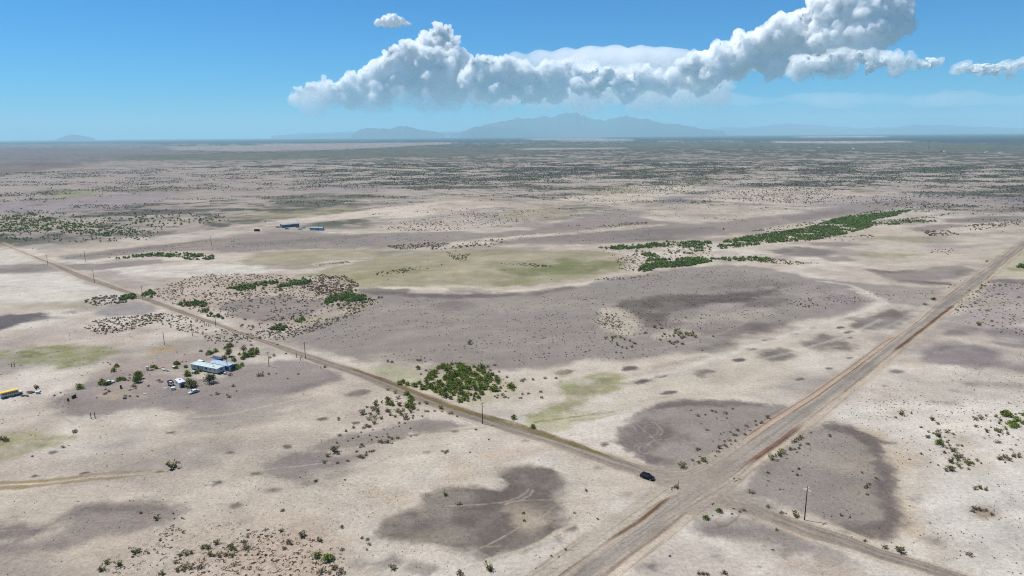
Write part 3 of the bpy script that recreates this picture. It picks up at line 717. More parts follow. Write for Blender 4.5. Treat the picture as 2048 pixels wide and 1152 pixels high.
def patch_colour(X, Y):
    """Base colour of the soil at every place of the plain."""
    D = np.hypot(X, Y)
    n1 = fbm(X / 160, Y / 160, 1, 4)
    n2 = fbm(X / 40, Y / 40, 2, 4)
    n3 = fbm(X / 11, Y / 11, 3, 4)
    n4 = fbm(X / 3.5, Y / 3.5, 4, 3)
    c = np.tile(SAND, (len(X), 1))
    c = mixc(c, PALE, sstep(-.1, .5, n1 - .6 * n2) * .7)
    c = mixc(c, LILAC, sstep(-.05, .6, n2) * .60)
    c = mixc(c, WARM, sstep(.05, .8, -n2) * .40)
    c = mixc(c, GREY, sstep(.15, .65, fbm(X / 75 + 40, Y / 48, 7, 5)) * .60)
    # far plain: patches of low scrub between strips of bare soil
    far = sstep(1000, 1350, D)
    scr = fbm(X / 150, Y / 90, 8, 4) * .65 + fbm(X / 45, Y / 30, 9, 3) * .55
    px, py = to_px(X, np.maximum(Y, 1))
    far = np.maximum(far, sstep(820, 960, D) * sstep(800, 700, px) * sstep(-400, 0, px))
    far = np.maximum(far, .6 * sstep(850, 1000, D) * sstep(900, 1000, px) * sstep(1300, 1150, px))
    veg = .34 + .26 * sstep(480, 900, px) - .10 * sstep(300, 0, px) * sstep(1300, 1700, D) + .22 * sstep(1500, 1250, D) * sstep(750, 650, px) + .30 * sstep(3000, 6500, D) + .1 * sstep(1500, 2500, D)
    c = mixc(c, A(172, 162, 155), far * .75)
    c = mixc(c, A(160, 148, 144), far * sstep(.0, .6, fbm(X / 260 + 9, Y / 130, 14, 4)) * .6)
    scr = scr + .35 * fbm(X / 16, Y / 12, 15, 2)
    w = sstep(-.12, .25, scr - .24 + (veg - .30) * .95) * far
    c = mixc(c, A(100, 102, 94), w * .85)
    c = mixc(c, A(86, 100, 72), w * sstep(.1, .5, fbm(X / 200, Y / 120, 10, 3)) * .5)
    c = mixc(c, A(212, 199, 188), far * sstep(.2, .6, -scr - .05) * .45 * (1 - sstep(2500, 5000, D)))
    c = c * (1 - .34 * sstep(1800, 6000, D))[:, None]
    c = draw_patches(X, Y, c, n2, n3, n4, POLY)
    c = draw_lines(X, Y, c, n4, [q for q in LINE if q[2] is not DITCH])
    c = side_look(SIDE, X, Y, c, 61)
    c = side_look(CROSS, X, Y, c, 62)
    c = main_road_look(X, Y, c)
    c = draw_patches(X, Y, c, n2, n3, n4, LATE)
    c = draw_lines(X, Y, c, n4, [q for q in LINE if q[2] is DITCH] + LATE_LINE)
    # mottling that any patch of ground has, and faint streaks along the wind
    wx, wy = X * .94 + Y * .34, -X * .34 + Y * .94
    st = fbm(wx / 26, wy / 6, 25, 4)
    c = c * (1 + .05 * n1 + .09 * n2 + .075 * n3 + .06 * n4 + .07 * st)[:, None]
    c = c * 1.02
    return np.clip(c, .01, .8)


# ------------------------------------------------------------------ object helpers
def tag(o, label=None, cat=None, group=None, kind=None):
    if label:
        o["label"] = label
    if cat:
        o["category"] = cat
    if group:
        o["group"] = group
    if kind:
        o["kind"] = kind
    return o


def link_mesh(name, me, m=None, parent=None):
    o = bpy.data.objects.new(name, me)
    COL.objects.link(o)
    if m is not None:
        me.materials.append(m)
    if parent is not None:
        o.parent = parent
    return o


def raw_mesh(name, verts, faces_idx, sizes, smooth=False):
    """Mesh from numpy arrays: faces_idx is flat, sizes gives corners per face."""
    me = bpy.data.meshes.new(name)
    verts = np.asarray(verts, np.float32)
    faces_idx = np.asarray(faces_idx, np.int32).ravel()
    sizes = np.asarray(sizes, np.int32)
    me.vertices.add(len(verts))
    me.vertices.foreach_set("co", verts.ravel())
    me.loops.add(len(faces_idx))
    me.loops.foreach_set("vertex_index", faces_idx)
    me.polygons.add(len(sizes))
    st = np.zeros(len(sizes), np.int32)
    st[1:] = np.cumsum(sizes)[:-1]
    me.polygons.foreach_set("loop_start", st)
    me.polygons.foreach_set("loop_total", sizes)
    if smooth:
        me.polygons.foreach_set("use_smooth", np.ones(len(sizes), bool))
    me.update(calc_edges=True)
    return me


def point_colour(me, name, rgb):
    a = me.color_attributes.new(name, 'FLOAT_COLOR', 'POINT')
    buf = np.ones((len(rgb), 4), np.float32)
    buf[:, :3] = rgb
    a.data.foreach_set("color", buf.ravel())


def mat(name, col, rough=.6, metal=0.0, spec=.4, noise_amt=0.0, noise_scale=3.0):
    m = bpy.data.materials.new(name)
    m.use_nodes = True
    nt = m.node_tree
    b = nt.nodes["Principled BSDF"]
    b.inputs["Base Color"].default_value = (*col, 1)
    b.inputs["Roughness"].default_value = rough
    b.inputs["Metallic"].default_value = metal
    b.inputs["Specular IOR Level"].default_value = spec
    if noise_amt:
        tc = nt.nodes.new("ShaderNodeTexCoord")
        nz = nt.nodes.new("ShaderNodeTexNoise")
        nz.inputs["Scale"].default_value = noise_scale
        nz.inputs["Detail"].default_value = 4
        rp = nt.nodes.new("ShaderNodeMapRange")
        rp.inputs[1].default_value, rp.inputs[2].default_value = .25, .75
        rp.inputs[3].default_value, rp.inputs[4].default_value = 1 - noise_amt, 1 + noise_amt * .5
        mx = nt.nodes.new("ShaderNodeMix")
        mx.data_type = 'RGBA'
        mx.blend_type = 'MULTIPLY'
        mx.inputs["Factor"].default_value = 1
        mx.inputs["A"].default_value = (*col, 1)
        nt.links.new(tc.outputs["Object"], nz.inputs["Vector"])
        nt.links.new(nz.outputs["Fac"], rp.inputs[0])
        nt.links.new(rp.outputs[0], mx.inputs["B"])
        nt.links.new(mx.outputs["Result"], b.inputs["Base Color"])
    return m


class MB:
    """Collects shapes and links them as one mesh object."""

    def __init__(s):
        s.v, s.f = [], []

    def add(s, verts, faces):
        n = len(s.v)
        s.v += [tuple(p) for p in verts]
        s.f += [tuple(i + n for i in f) for f in faces]
        return s

    def box(s, cx, cy, cz, sx, sy, sz, rz=0.0, ry=0.0):
        m = Matrix.Rotation(rz, 3, 'Z') @ Matrix.Rotation(ry, 3, 'Y')
        vs = [Vector((cx, cy, cz)) + m @ Vector((x * sx / 2, y * sy / 2, z * sz / 2)) for x in (-1, 1) for y in (-1, 1) for z in (-1, 1)]
        return s.add(vs, [(0, 1, 3, 2), (4, 6, 7, 5), (0, 4, 5, 1), (2, 3, 7, 6), (0, 2, 6, 4), (1, 5, 7, 3)])

    def tube(s, a, b, r0, r1=None, n=8):
        r1 = r0 if r1 is None else r1
        a, b = Vector(a), Vector(b)
        d = (b - a).normalized()
        x = d.orthogonal().normalized()
        y = d.cross(x)
        vs = []
        for p, r in ((a, r0), (b, r1)):
            vs += [p + x * r * math.cos(2 * math.pi * k / n) + y * r * math.sin(2 * math.pi * k / n) for k in range(n)]
        fs = [(k, (k + 1) % n, n + (k + 1) % n, n + k) for k in range(n)]
        fs += [tuple(range(n - 1, -1, -1)), tuple(range(n, 2 * n))]
        return s.add(vs, fs)

    def loft(s, rings, caps=True):
        n = len(rings[0])
        vs = [p for r in rings for p in r]
        fs = [(i * n + k, i * n + (k + 1) % n, (i + 1) * n + (k + 1) % n, (i + 1) * n + k) for i in range(len(rings) - 1) for k in range(n)]
        if caps:
            fs += [tuple(range(n - 1, -1, -1)), tuple(range((len(rings) - 1) * n, len(rings) * n))]
        return s.add(vs, fs)

    def build(s, name, m, parent=None, smooth=False):
        me = bpy.data.meshes.new(name)
        me.from_pydata(s.v, [], s.f)
        me.update()
        if smooth:
            me.polygons.foreach_set("use_smooth", np.ones(len(me.polygons), bool))
        return link_mesh(name, me, m, parent)


def empty(name, loc, rz=0.0):
    o = bpy.data.objects.new(name, None)
    o.empty_display_size = .5
    o.location = loc
    o.rotation_euler = (0, 0, rz)
    COL.objects.link(o)
    return o


def kids(o):
    return [c for c in bpy.data.objects if c.parent is o]


def copy_tree(o, parent=None):
    ch = kids(o)
    c = o.copy()
    COL.objects.link(c)
    if parent is not None:
        c.parent = parent
    for k in ch:
        copy_tree(k, c)
    return c


def yaw(p, q):
    """Heading on the ground from photograph point p to q."""
    a, b = P(*p), P(*q)
    return math.atan2(b[1] - a[1], b[0] - a[0])


# ------------------------------------------------------------------ soil material
def soil_material():
    m = bpy.data.materials.new("desert_soil")
    m.use_nodes = True
    nt = m.node_tree
    N = nt.nodes
    b = N["Principled BSDF"]
    b.inputs["Roughness"].default_value = 1.0
    b.inputs["Specular IOR Level"].default_value = .05
    at = N.new("ShaderNodeAttribute")
    at.attribute_name = "soil"
    geo = N.new("ShaderNodeNewGeometry")

    def nz(scale, detail, lo, hi, a0=.3, a1=.7):
        n = N.new("ShaderNodeTexNoise")
        n.inputs["Scale"].default_value = scale
        n.inputs["Detail"].default_value = detail
        n.inputs["Roughness"].default_value = .6
        nt.links.new(geo.outputs["Position"], n.inputs["Vector"])
        r = N.new("ShaderNodeMapRange")
        r.inputs[1].default_value, r.inputs[2].default_value = a0, a1
        r.inputs[3].default_value, r.inputs[4].default_value = lo, hi
        nt.links.new(n.outputs["Fac"], r.inputs[0])
        return n, r
    _, r1 = nz(.8, 6, .80, 1.17)
    _, r2 = nz(.09, 7, .90, 1.09)
    n3, r3 = nz(2.6, 3, .80, 1.15)
    # scattered dark crumbs: pebbles and stubble
    _, r4 = nz(.62, 3, 1.0, .66, .62, .72)
    # stubble: small dark tufts where the ground carries some growth
    _, sp = nz(1.15, 3, 0.0, .42, .60, .68)
    _, mk = nz(.030, 4, 0.0, 1.0, .48, .60)
    mu = N.new("ShaderNodeMath")
    mu.operation = 'MULTIPLY'
    nt.links.new(sp.outputs[0], mu.inputs[0])
    nt.links.new(mk.outputs[0], mu.inputs[1])
    r5 = N.new("ShaderNodeMath")
    r5.operation = 'SUBTRACT'
    r5.inputs[0].default_value = 1.0
    nt.links.new(mu.outputs[0], r5.inputs[1])
    cur = at.outputs["Color"]
    for r in (r1, r2, r3, r4, r5):
        mx = N.new("ShaderNodeVectorMath")
        mx.operation = 'SCALE'
        nt.links.new(cur, mx.inputs[0])
        nt.links.new(r.outputs[0], mx.inputs["Scale"])
        cur = mx.outputs[0]
    nt.links.new(cur, b.inputs["Base Color"])
    bp = N.new("ShaderNodeBump")
    bp.inputs["Strength"].default_value = .35
    bp.inputs["Distance"].default_value = .12
    nt.links.new(n3.outputs["Fac"], bp.inputs["Height"])
    nt.links.new(bp.outputs[0], b.inputs["Normal"])
    return m


SOIL = soil_material()


# ------------------------------------------------------------------ the desert floor: one sheet to the horizon
def desert_floor():
    ys = np.concatenate([np.arange(1178, 420, -1.5), np.arange(420, 300, -1.0), np.arange(300, 277, -.7)])
    dep = PITCH + np.arctan((ys - 576) / FPX)
    r = H / np.tan(dep)
    r = r[r < 9000]
    r = np.concatenate([[0.5, 40, 80, 110, 130, 142, 150], r[r > 152], [9500, 11000, 13000, 16000, 20000, 26000, 34000, 46000, 60000]])
    az = np.radians(np.concatenate([np.linspace(-44, 44, 1180), np.linspace(47, 313, 90)]))
    Rr, Az = np.meshgrid(r, az, indexing='ij')
    X, Y = (Rr * np.sin(Az)).ravel(), (Rr * np.cos(Az)).ravel()
    nr, na = Rr.shape
    i, j = np.meshgrid(np.arange(nr - 1), np.arange(na), indexing='ij')
    j2 = (j + 1) % na
    q = np.stack([i * na + j, (i + 1) * na + j, (i + 1) * na + j2, i * na + j2], -1).reshape(-1, 4)[:, ::-1]
    v = np.stack([X, Y, np.zeros_like(X)], 1)
    n0 = len(v)
    v = np.vstack([v, [[0, 0, 0]]])
    fan = np.stack([np.arange(na), np.full(na, n0), (np.arange(na) + 1) % na], 1)[:, ::-1]
    me = raw_mesh("ground", v, np.concatenate([q.ravel(), fan.ravel()]), np.concatenate([np.full(len(q), 4), np.full(len(fan), 3)]))
    col = patch_colour(v[:, 0], v[:, 1])
    point_colour(me, "soil", col)
    o = link_mesh("ground", me, SOIL)
    tag(o, kind="structure")
    return o


desert_floor()


def road_sheet(name, road, t0, t1, pad_lo, pad_hi, z, step=1.6, nx=46, bank=None):
    t = np.concatenate([np.arange(t0, min(t1, 330), step), np.arange(max(t0, 330), t1, step * 2.5) if t1 > 330 else []])
    l, r = road.edges(t)
    lo, hi = np.minimum(l, r) - pad_lo, np.maximum(l, r) + pad_hi
    f = np.linspace(0, 1, nx)
    Sx = lo[:, None] + (hi - lo)[:, None] * f[None]
    T = np.repeat(t[:, None], nx, 1)
    X, Y = road.xy(T, Sx)
    Z = np.full(X.shape, z)
    ed = np.minimum(f, 1 - f)[None] * (hi - lo)[:, None]
    if bank is not None:
        Z = Z + bank(T, Sx, l[:, None], r[:, None]) * np.clip(ed / .8, 0, 1)
    nr, na = X.shape
    i, j = np.meshgrid(np.arange(nr - 1), np.arange(na - 1), indexing='ij')
    q = np.stack([i * na + j, i * na + j + 1, (i + 1) * na + j + 1, (i + 1) * na + j], -1).reshape(-1, 4)
    v = np.stack([X.ravel(), Y.ravel(), Z.ravel()], 1)
    e = v[q[0]]
    if np.cross(e[1] - e[0], e[2] - e[0])[2] < 0:
        q = q[:, ::-1]
    me = raw_mesh(name, v, q, np.full(len(q), 4), True)
    point_colour(me, "soil", patch_colour(v[:, 0], v[:, 1]))
    return tag(link_mesh(name, me, SOIL), kind="structure")


def main_bank(T, s, l, r):
    w1 = .5 * noise(T / 9, T * 0, 5) + .25 * noise(T / 3, T * 0, 6)
    rg = (.10 + .06 * noise(T / 6, T * 0, 71) + .35 * win(T, RED_A, RED_B) + .35 * win(T, DRK_A, DRK_B)) * (1 - win(T, tpx(MAIN, 1400, 1005), tpx(MAIN, 1493, 932), 3))
    lf = (.10 + .06 * noise(T / 7, T * 0, 72) + .3 * win(T, OCH_A, OCH_B) + .1 * win(T, LB_A, LB_B)) * (1 - win(T, tpx(MAIN, 1345, 993), tpx(MAIN, 1455, 915), 3))
    z = np.maximum(rg, 0) * np.exp(-((s - r - .1 - .35 * w1) / .55) ** 2)
    z = z + np.maximum(lf, 0) * np.exp(-((s - l - .2 - .3 * w1) / .45) ** 2)
    z = z + .05 * np.exp(-((s - (l + r) / 2) / 3.0) ** 2)
    return z


road_sheet("road", MAIN, tpx(MAIN, 1120, 1185), 900, 3.0, 4.5, .05, nx=64, bank=main_bank)
road_sheet("side_road", SIDE, tpx(SIDE, 1370, 958), tpx(SIDE, 40, 503), 1.4, 1.8, .025, nx=24)
road_sheet("side_road", CROSS, tpx(CROSS, 1430, 990), tpx(CROSS, 2000, 1165), 1.4, 1.8, .025, nx=24)


# ------------------------------------------------------------------ mountains on the horizon
def rock_material(name, col):
    m = mat(name, col, 1.0, 0, .05)
    return m


ROCK = rock_material("mountain_rock", (.04, .046, .055))


def mountain(name, prof, dist, depth, base_y=271.0, seed=3, rough=.35):
    """A range whose crest, seen from the drone, follows prof (photograph coordinates)."""
    xs = np.array([p[0] for p in prof], float)
    ys = np.array([p[1] for p in prof], float)
    n = 220
    x = np.linspace(xs[0], xs[-1], n)
    y = np.interp(x, xs, ys)
    az = np.arctan((x - 1024) / FPX / math.cos(PITCH) * .985)
    hor = 270.15 - (x - 1024) * .008
    hgt = np.maximum(hor - y, 0) / FPX * dist * .985 + 110 * (hor - y > 0)
    hgt = hgt * (1 + .11 * fbm(x / 14, x * 0 + seed, seed, 4) * sstep(0, 12, hor - y))
    m = 40
    g = np.linspace(-1, 1, m)
    V3 = []
    A2, G2 = np.meshgrid(az, g)
    Hh = np.repeat(hgt[None], m, 0)
    r = dist + G2 * depth
    X, Y = r * np.sin(A2), r * np.cos(A2)
    env = (1 - np.abs(G2)) ** 1.15
    sp = .0028 * 20000 / dist * 10
    rid = 1 - np.abs(fbm(X / 2400, Y / 2400, seed, 5)) * 1.6
    Z = Hh * env * (1 + rough * (rid - .7) * (1 - .6 * env)) - 2.0
    v = np.stack([X.ravel(), Y.ravel(), Z.ravel()], 1)
    i, j = np.meshgrid(np.arange(m - 1), np.arange(n - 1), indexing='ij')
    q = np.stack([i * n + j, i * n + j + 1, (i + 1) * n + j + 1, (i + 1) * n + j], -1).reshape(-1, 4)[:, ::-1]
    me = raw_mesh(name, v, q, np.full(len(q), 4), False)
    return tag(link_mesh(name, me, ROCK), kind="structure")


mountain("mountains", [(905, 268), (925, 264), (950, 256), (985, 247), (1010, 242), (1035, 236), (1062, 232), (1085, 233), (1105, 236), (1125, 231), (1140, 227), (1152, 222.5), (1160, 226), (1172, 230), (1188, 234), (1205, 239), (1225, 236), (1245, 234.5), (1262, 235.5), (1280, 238), (1298, 244), (1320, 248), (1350, 251), (1390, 256), (1440, 262)], 38000, 4600, seed=4)
mountain("mountains", [(930, 268), (945, 258), (960, 250.5), (975, 253), (1000, 254), (1030, 256), (1080, 261), (1120, 266)], 34000, 2600, seed=9)
mountain("mountains", [(715, 268), (735, 260), (748, 257), (770, 257), (795, 255), (808, 250.5), (824, 250.5), (838, 257), (862, 262), (895, 268)], 36000, 2600, seed=14)
mountain("mountains", [(144, 277), (160, 273), (170, 270), (180, 269), (196, 272), (218, 276)], 44000, 2400, seed=19)
mountain("mountains", [(1330, 264), (1420, 257), (1500, 254), (1560, 248), (1620, 251), (1700, 256), (1780, 254), (1850, 252), (1920, 255), (2048, 257), (2150, 259)], 56000, 5000, seed=24)
mountain("mountains", [(560, 271), (640, 266), (720, 263), (850, 262), (920, 263)], 50000, 4000, seed=29)

# ------------------------------------------------------------------ the air over the plain
hz = MB().box(0, 0, 899 / 2 + 200 - .5, 126000, 126000, 1300)
hz_o = hz.build("haze", None)
hz_o.location.z = 0
for v in hz_o.data.vertices:
    v.co.z = -1.0 if v.co.z < 400 else 1450.0
hm = bpy.data.materials.new("haze")
hm.use_nodes = True
hm.node_tree.nodes.clear()
ho = hm.node_tree.nodes.new("ShaderNodeOutputMaterial")
hv = hm.node_tree.nodes.new("ShaderNodeVolumePrincipled")
hv.inputs["Color"].default_value = (.50, .84, 1.0, 1)
hv.inputs["Density"].default_value = 3.5e-5
hv.inputs["Anisotropy"].default_value = 0.0
hm.node_tree.links.new(hv.outputs[0], ho.inputs["Volume"])
hz_o.data.materials.append(hm)
tag(hz_o, kind="stuff")


# ------------------------------------------------------------------ clouds: heaped masses of spheres, some 50 km away, beyond the haze
CD = 49000.0


def sky_pt(x, y, dist):
    """Point at this distance in the direction of photograph point x, y."""
    d = _R @ np.array([x - 1024.0, 576.0 - y, -FPX])
    k = dist / math.hypot(d[0], d[1])
    return np.array([0, 0, H]) + d * k


def cloud_material(name, dens, col=(.995, .996, .998)):
    """White water droplets of even density."""
    m = bpy.data.materials.new(name)
    m.use_nodes = True
    nt = m.node_tree
    nt.nodes.clear()
    out = nt.nodes.new("ShaderNodeOutputMaterial")
    v = nt.nodes.new("ShaderNodeVolumePrincipled")
    v.inputs["Color"].default_value = (*col, 1)
    v.inputs["Density"].default_value = dens
    v.inputs["Anisotropy"].default_value = 0.0
    nt.links.new(v.outputs[0], out.inputs["Volume"])
    return m


def core_material():
    m = bpy.data.materials.new("cloud_core")
    m.use_nodes = True
    nt = m.node_tree
    nt.nodes.clear()
    out = nt.nodes.new("ShaderNodeOutputMaterial")
    df = nt.nodes.new("ShaderNodeBsdfDiffuse")
    tl = nt.nodes.new("ShaderNodeBsdfTranslucent")
    df.inputs[0].default_value = tl.inputs[0].default_value = (.97, .975, .98, 1)
    mx = nt.nodes.new("ShaderNodeMixShader")
    mx.inputs[0].default_value = .5
    nt.links.new(df.outputs[0], mx.inputs[1])
    nt.links.new(tl.outputs[0], mx.inputs[2])
    nt.links.new(mx.outputs[0], out.inputs[0])
    return m


CORE = core_material()


def ico(sub):
    import bmesh
    bm = bmesh.new()
    bmesh.ops.create_icosphere(bm, subdivisions=sub, radius=1)
    v = np.array([q.co[:] for q in bm.verts])
    f = np.array([[q.index for q in p.verts] for p in bm.faces])
    bm.free()
    return v, f


ICO2 = ico(2)


def cloud(name, blobs, m, label, cat="cloud", dist=CD, seed=1, voxel=64.0, kids_n=20, amp=1.0, flat=1.0, smooth=0, core=330.0):
    """blobs: (x, y, radius) in photograph pixels; every blob sprouts smaller billows over its upper side."""
    rng = np.random.default_rng(seed)
    px_m = dist / FPX * 1.02
    sph = []
    for (x, y, r) in blobs:
        c = sky_pt(x, y, dist + rng.uniform(-.6, .6) * r * px_m)
        R1 = r * px_m
        sph.append((c, R1, flat))
        for _ in range(kids_n):
            d = rng.normal(size=3)
            d[2] = abs(d[2]) * .9 - .25
            d[1] -= .5
            d /= np.linalg.norm(d)
            r2 = R1 * rng.uniform(.28, .5)
            c2 = c + d * np.array([1, 1, flat]) * R1 * .86
            sph.append((c2, r2, flat))
            for _ in range(7):
                e = rng.normal(size=3) + d * 1.0
                e /= np.linalg.norm(e)
                sph.append((c2 + e * np.array([1, 1, flat]) * r2 * .85, r2 * rng.uniform(.3, .5), flat))
    V0, F0 = ICO2
    nv = len(V0)
    cen = np.array([s[0] for s in sph])
    rad = np.array([s[1] for s in sph])
    vs = (V0[None] * rad[:, None, None] * np.array([1, 1, flat]) + cen[:, None, :]).reshape(-1, 3)
    fs = (F0[None] + (np.arange(len(sph)) * nv)[:, None, None]).reshape(-1, 3)
    me = raw_mesh(name + "_raw", vs, fs, np.full(len(fs), 3))
    tmp = bpy.data.objects.new("tmp", me)
    COL.objects.link(tmp)
    md = tmp.modifiers.new("r", 'REMESH')
    md.mode = 'VOXEL'
    md.voxel_size = voxel
    if smooth:
        ms = tmp.modifiers.new("s", 'SMOOTH')
        ms.factor, ms.iterations = .5, smooth
    dg = bpy.context.evaluated_depsgraph_get()
    ev = tmp.evaluated_get(dg)
    me2 = bpy.data.meshes.new_from_object(ev)
    bpy.data.objects.remove(tmp)
    bpy.data.meshes.remove(me)
    n = len(me2.vertices)
    co = np.empty(n * 3, np.float32)
    me2.vertices.foreach_get("co", co)
    co = co.reshape(-1, 3).astype(float)
    no = np.empty(n * 3, np.float32)
    me2.vertices.foreach_get("normal", no)
    no = no.reshape(-1, 3)
    d = 0
    for sc, a in ((1600, 230), (740, 240), (370, 210), (185, 150)):
        b = noise3(co[:, 0] / sc, co[:, 1] / sc, co[:, 2] / sc, seed + int(sc))
        d = d + a * (.55 - np.abs(b) * 1.6)          # billows: round outside, sharp creases inside
    co = co + no * (d * amp)[:, None]
    me2.vertices.foreach_set("co", co.astype(np.float32).ravel())
    me2.polygons.foreach_set("use_smooth", np.ones(len(me2.polygons), bool))
    me2.update()
    me2.materials.clear()
    if not core:
        me2.name = name
        return tag(link_mesh(name, me2, m), label, cat)
    me3 = me2.copy()
    me3.vertices.foreach_set("co", (co - no * core).astype(np.float32).ravel())
    me3.update()
    root = tag(empty(name, cen.mean(0)), label, cat)
    for q, nm, mm in ((me2, "fringe", m), (me3, "core", CORE)):
        q.name = nm
        q.transform(Matrix.Translation(-Vector(cen.mean(0))))
        link_mesh(nm, q, mm, root)
    return root


def zpx(y, dist=CD):
    return sky_pt(1024, y, dist)[2]


CM = cloud_material("cloud_droplets", .0045)
tower = [(600, 190, 12), (622, 183, 13), (645, 178, 14), (665, 182, 14), (690, 176, 17), (712, 172, 16), (735, 168, 20), (700, 195, 18), (755, 150, 19), (770, 160, 24), (790, 128, 22), (782, 106, 12), (808, 122, 20), (805, 160, 26), (825, 104, 17), (838, 130, 26), (858, 92, 21), (862, 122, 28), (882, 76, 19), (893, 64, 9), (900, 94, 17), (905, 118, 17), (880, 150, 28), (840, 170, 26), (925, 136, 17), (918, 158, 22), (760, 185, 22), (650, 195, 14), (880, 185, 20), (920, 185, 18)]
cloud("cumulus_cloud", tower, CM, "tall white cauliflower cloud tower with a long ragged tail, below the small cloudlet", seed=5)
low = [(940, 165, 18), (965, 172, 20), (1010, 175, 22), (1060, 182, 20), (1110, 178, 22), (1145, 160, 18), (1185, 150, 13), (1215, 148, 12), (1240, 156, 14), (1275, 152, 12), (1300, 150, 12), (1350, 158, 14), (1375, 165, 15), (1400, 172, 15), (950, 128, 13), (972, 122, 13), (990, 132, 15), (1012, 130, 13), (1030, 142, 15), (1055, 148, 17), (960, 150, 20), (1000, 160, 22), (1040, 172, 20), (1072, 160, 14), (1090, 140, 13), (1112, 146, 14), (1132, 134, 12), (1150, 144, 14), (1168, 152, 12), (1120, 165, 18), (1160, 172, 16), (1080, 180, 18), (1200, 168, 14), (1228, 172, 14), (1255, 176, 15), (1285, 170, 13), (1310, 166, 14), (1335, 172, 13), (990, 185, 18), (1190, 185, 16), (1250, 190, 14)]
cloud("cumulus_cloud", low, CM, "low chain of broken white cumulus heaps in front of the smooth veil cloud", seed=8, dist=46550)
CM2 = CM
big = [(1370, 138, 14), (1392, 130, 16), (1415, 124, 20), (1440, 116, 20), (1400, 150, 18), (1430, 145, 22), (1462, 108, 20), (1485, 100, 22), (1512, 92, 24), (1475, 130, 26), (1540, 82, 25), (1530, 115, 28), (1570, 72, 26), (1598, 60, 26), (1580, 100, 32), (1626, 50, 22), (1645, 34, 20), (1632, 4, 16), (1655, 10, 24), (1690, -5, 30), (1725, -12, 32), (1762, -8, 30), (1795, -4, 20), (1690, 30, 34), (1735, 30, 36), (1775, 28, 28), (1800, 14, 15), (1640, 85, 32), (1690, 75, 34), (1735, 70, 32), (1775, 62, 26), (1797, 58, 14), (1790, 44, 18), (1700, 95, 22), (1740, 95, 18), (1600, 115, 22), (1550, 135, 18)]
cloud("cumulus_cloud", big, CM2, "largest white cumulus mass, rising past the top of the picture", seed=11, dist=45325)
CM3 = cloud_material("cloud_droplets", .0021)
row = [(1620, 140, 15), (1655, 142, 15), (1600, 135, 16), (1645, 124, 10), (1662, 116, 12), (1682, 114, 11), (1700, 120, 11), (1722, 116, 10), (1742, 122, 11), (1765, 124, 12), (1790, 127, 11), (1812, 128, 10), (1690, 134, 12), (1740, 138, 12), (1790, 138, 9), (1840, 131, 6), (1860, 128, 5), (1876, 125, 4)]
cloud("cumulus_cloud", row, CM3, "long flat row of cumulus under the largest white cloud mass", seed=15, dist=42875, voxel=60)
wisp = [(1915, 138, 6), (1930, 136, 8), (1948, 138, 7), (1966, 142, 6), (1984, 138, 7), (2002, 135, 8), (2020, 136, 7), (2038, 129, 7), (2060, 126, 8), (2080, 128, 8), (1990, 148, 6), (2020, 148, 6)]
cloud("cumulus_cloud", wisp, CM3, "small low cumulus bank beyond the end of the long flat row", seed=19, dist=44100, voxel=60, amp=.7)
CM4 = cloud_material("cloud_droplets", .0026)
cloud("cumulus_cloud", [(760, 48, 5), (770, 46, 6), (781, 42, 8), (790, 42, 8), (800, 44, 7), (811, 47, 5), (820, 49, 3)], CM4, "tiny lone white cloudlet in clear blue sky", seed=23, dist=42875, voxel=36, core=60.0, amp=.5)
VM = cloud_material("veil_droplets", .0009)
veil = [(985, 118, 16), (1030, 116, 22), (1080, 116, 26), (1130, 116, 30), (1180, 115, 34), (1230, 116, 36), (1280, 117, 36), (1325, 118, 34), (1365, 118, 28), (1400, 120, 20), (1100, 150, 34), (1180, 155, 40), (1260, 158, 42), (1340, 155, 38), (1040, 150, 26), (1420, 150, 30)]
cloud("veil_cloud", veil, VM, "broad smooth pale anvil veil behind the heaped white clouds", seed=27, dist=58188, voxel=190, core=0, kids_n=0, amp=.12, flat=.75, smooth=60)

SK = cloud_material("thin_cloud_droplets", .0009)
skirt = [(930 + 32 * k, 165 + 9 * math.sin(k * 1.6), 24 + 5 * math.sin(k)) for k in range(17)] + [(600 + 24 * k, 200 + 7 * math.sin(k * 2.1), 18 + 4 * math.sin(k * 1.3)) for k in range(15)] + [(960 + 26 * k, 198 + 7 * math.sin(k * 1.7), 20 + 5 * math.sin(k * 1.1)) for k in range(19)]
sk_o = cloud("cloud_skirt", skirt, SK, "thin ragged cloud base hanging under the heaped white clouds", seed=31, dist=48388, voxel=110, core=0, kids_n=8, amp=1.3)
SK2 = cloud_material("rain_haze", .0004, (.97, .985, 1.0))
rain = [(640 + 50 * k, 200 + 5 * math.sin(k * 1.9), (14 + 3 * k if k < 4 else 27) + 4 * math.sin(k * 1.3)) for k in range(32)]
rv_o = cloud("rain_veil", rain, SK2, "broad pale rain haze hanging between the clouds and the mountains", seed=33, dist=51450, voxel=240, core=0, kids_n=2, amp=.3, flat=.8, smooth=160)
tag(sk_o, kind="stuff")
tag(rv_o, kind="stuff")


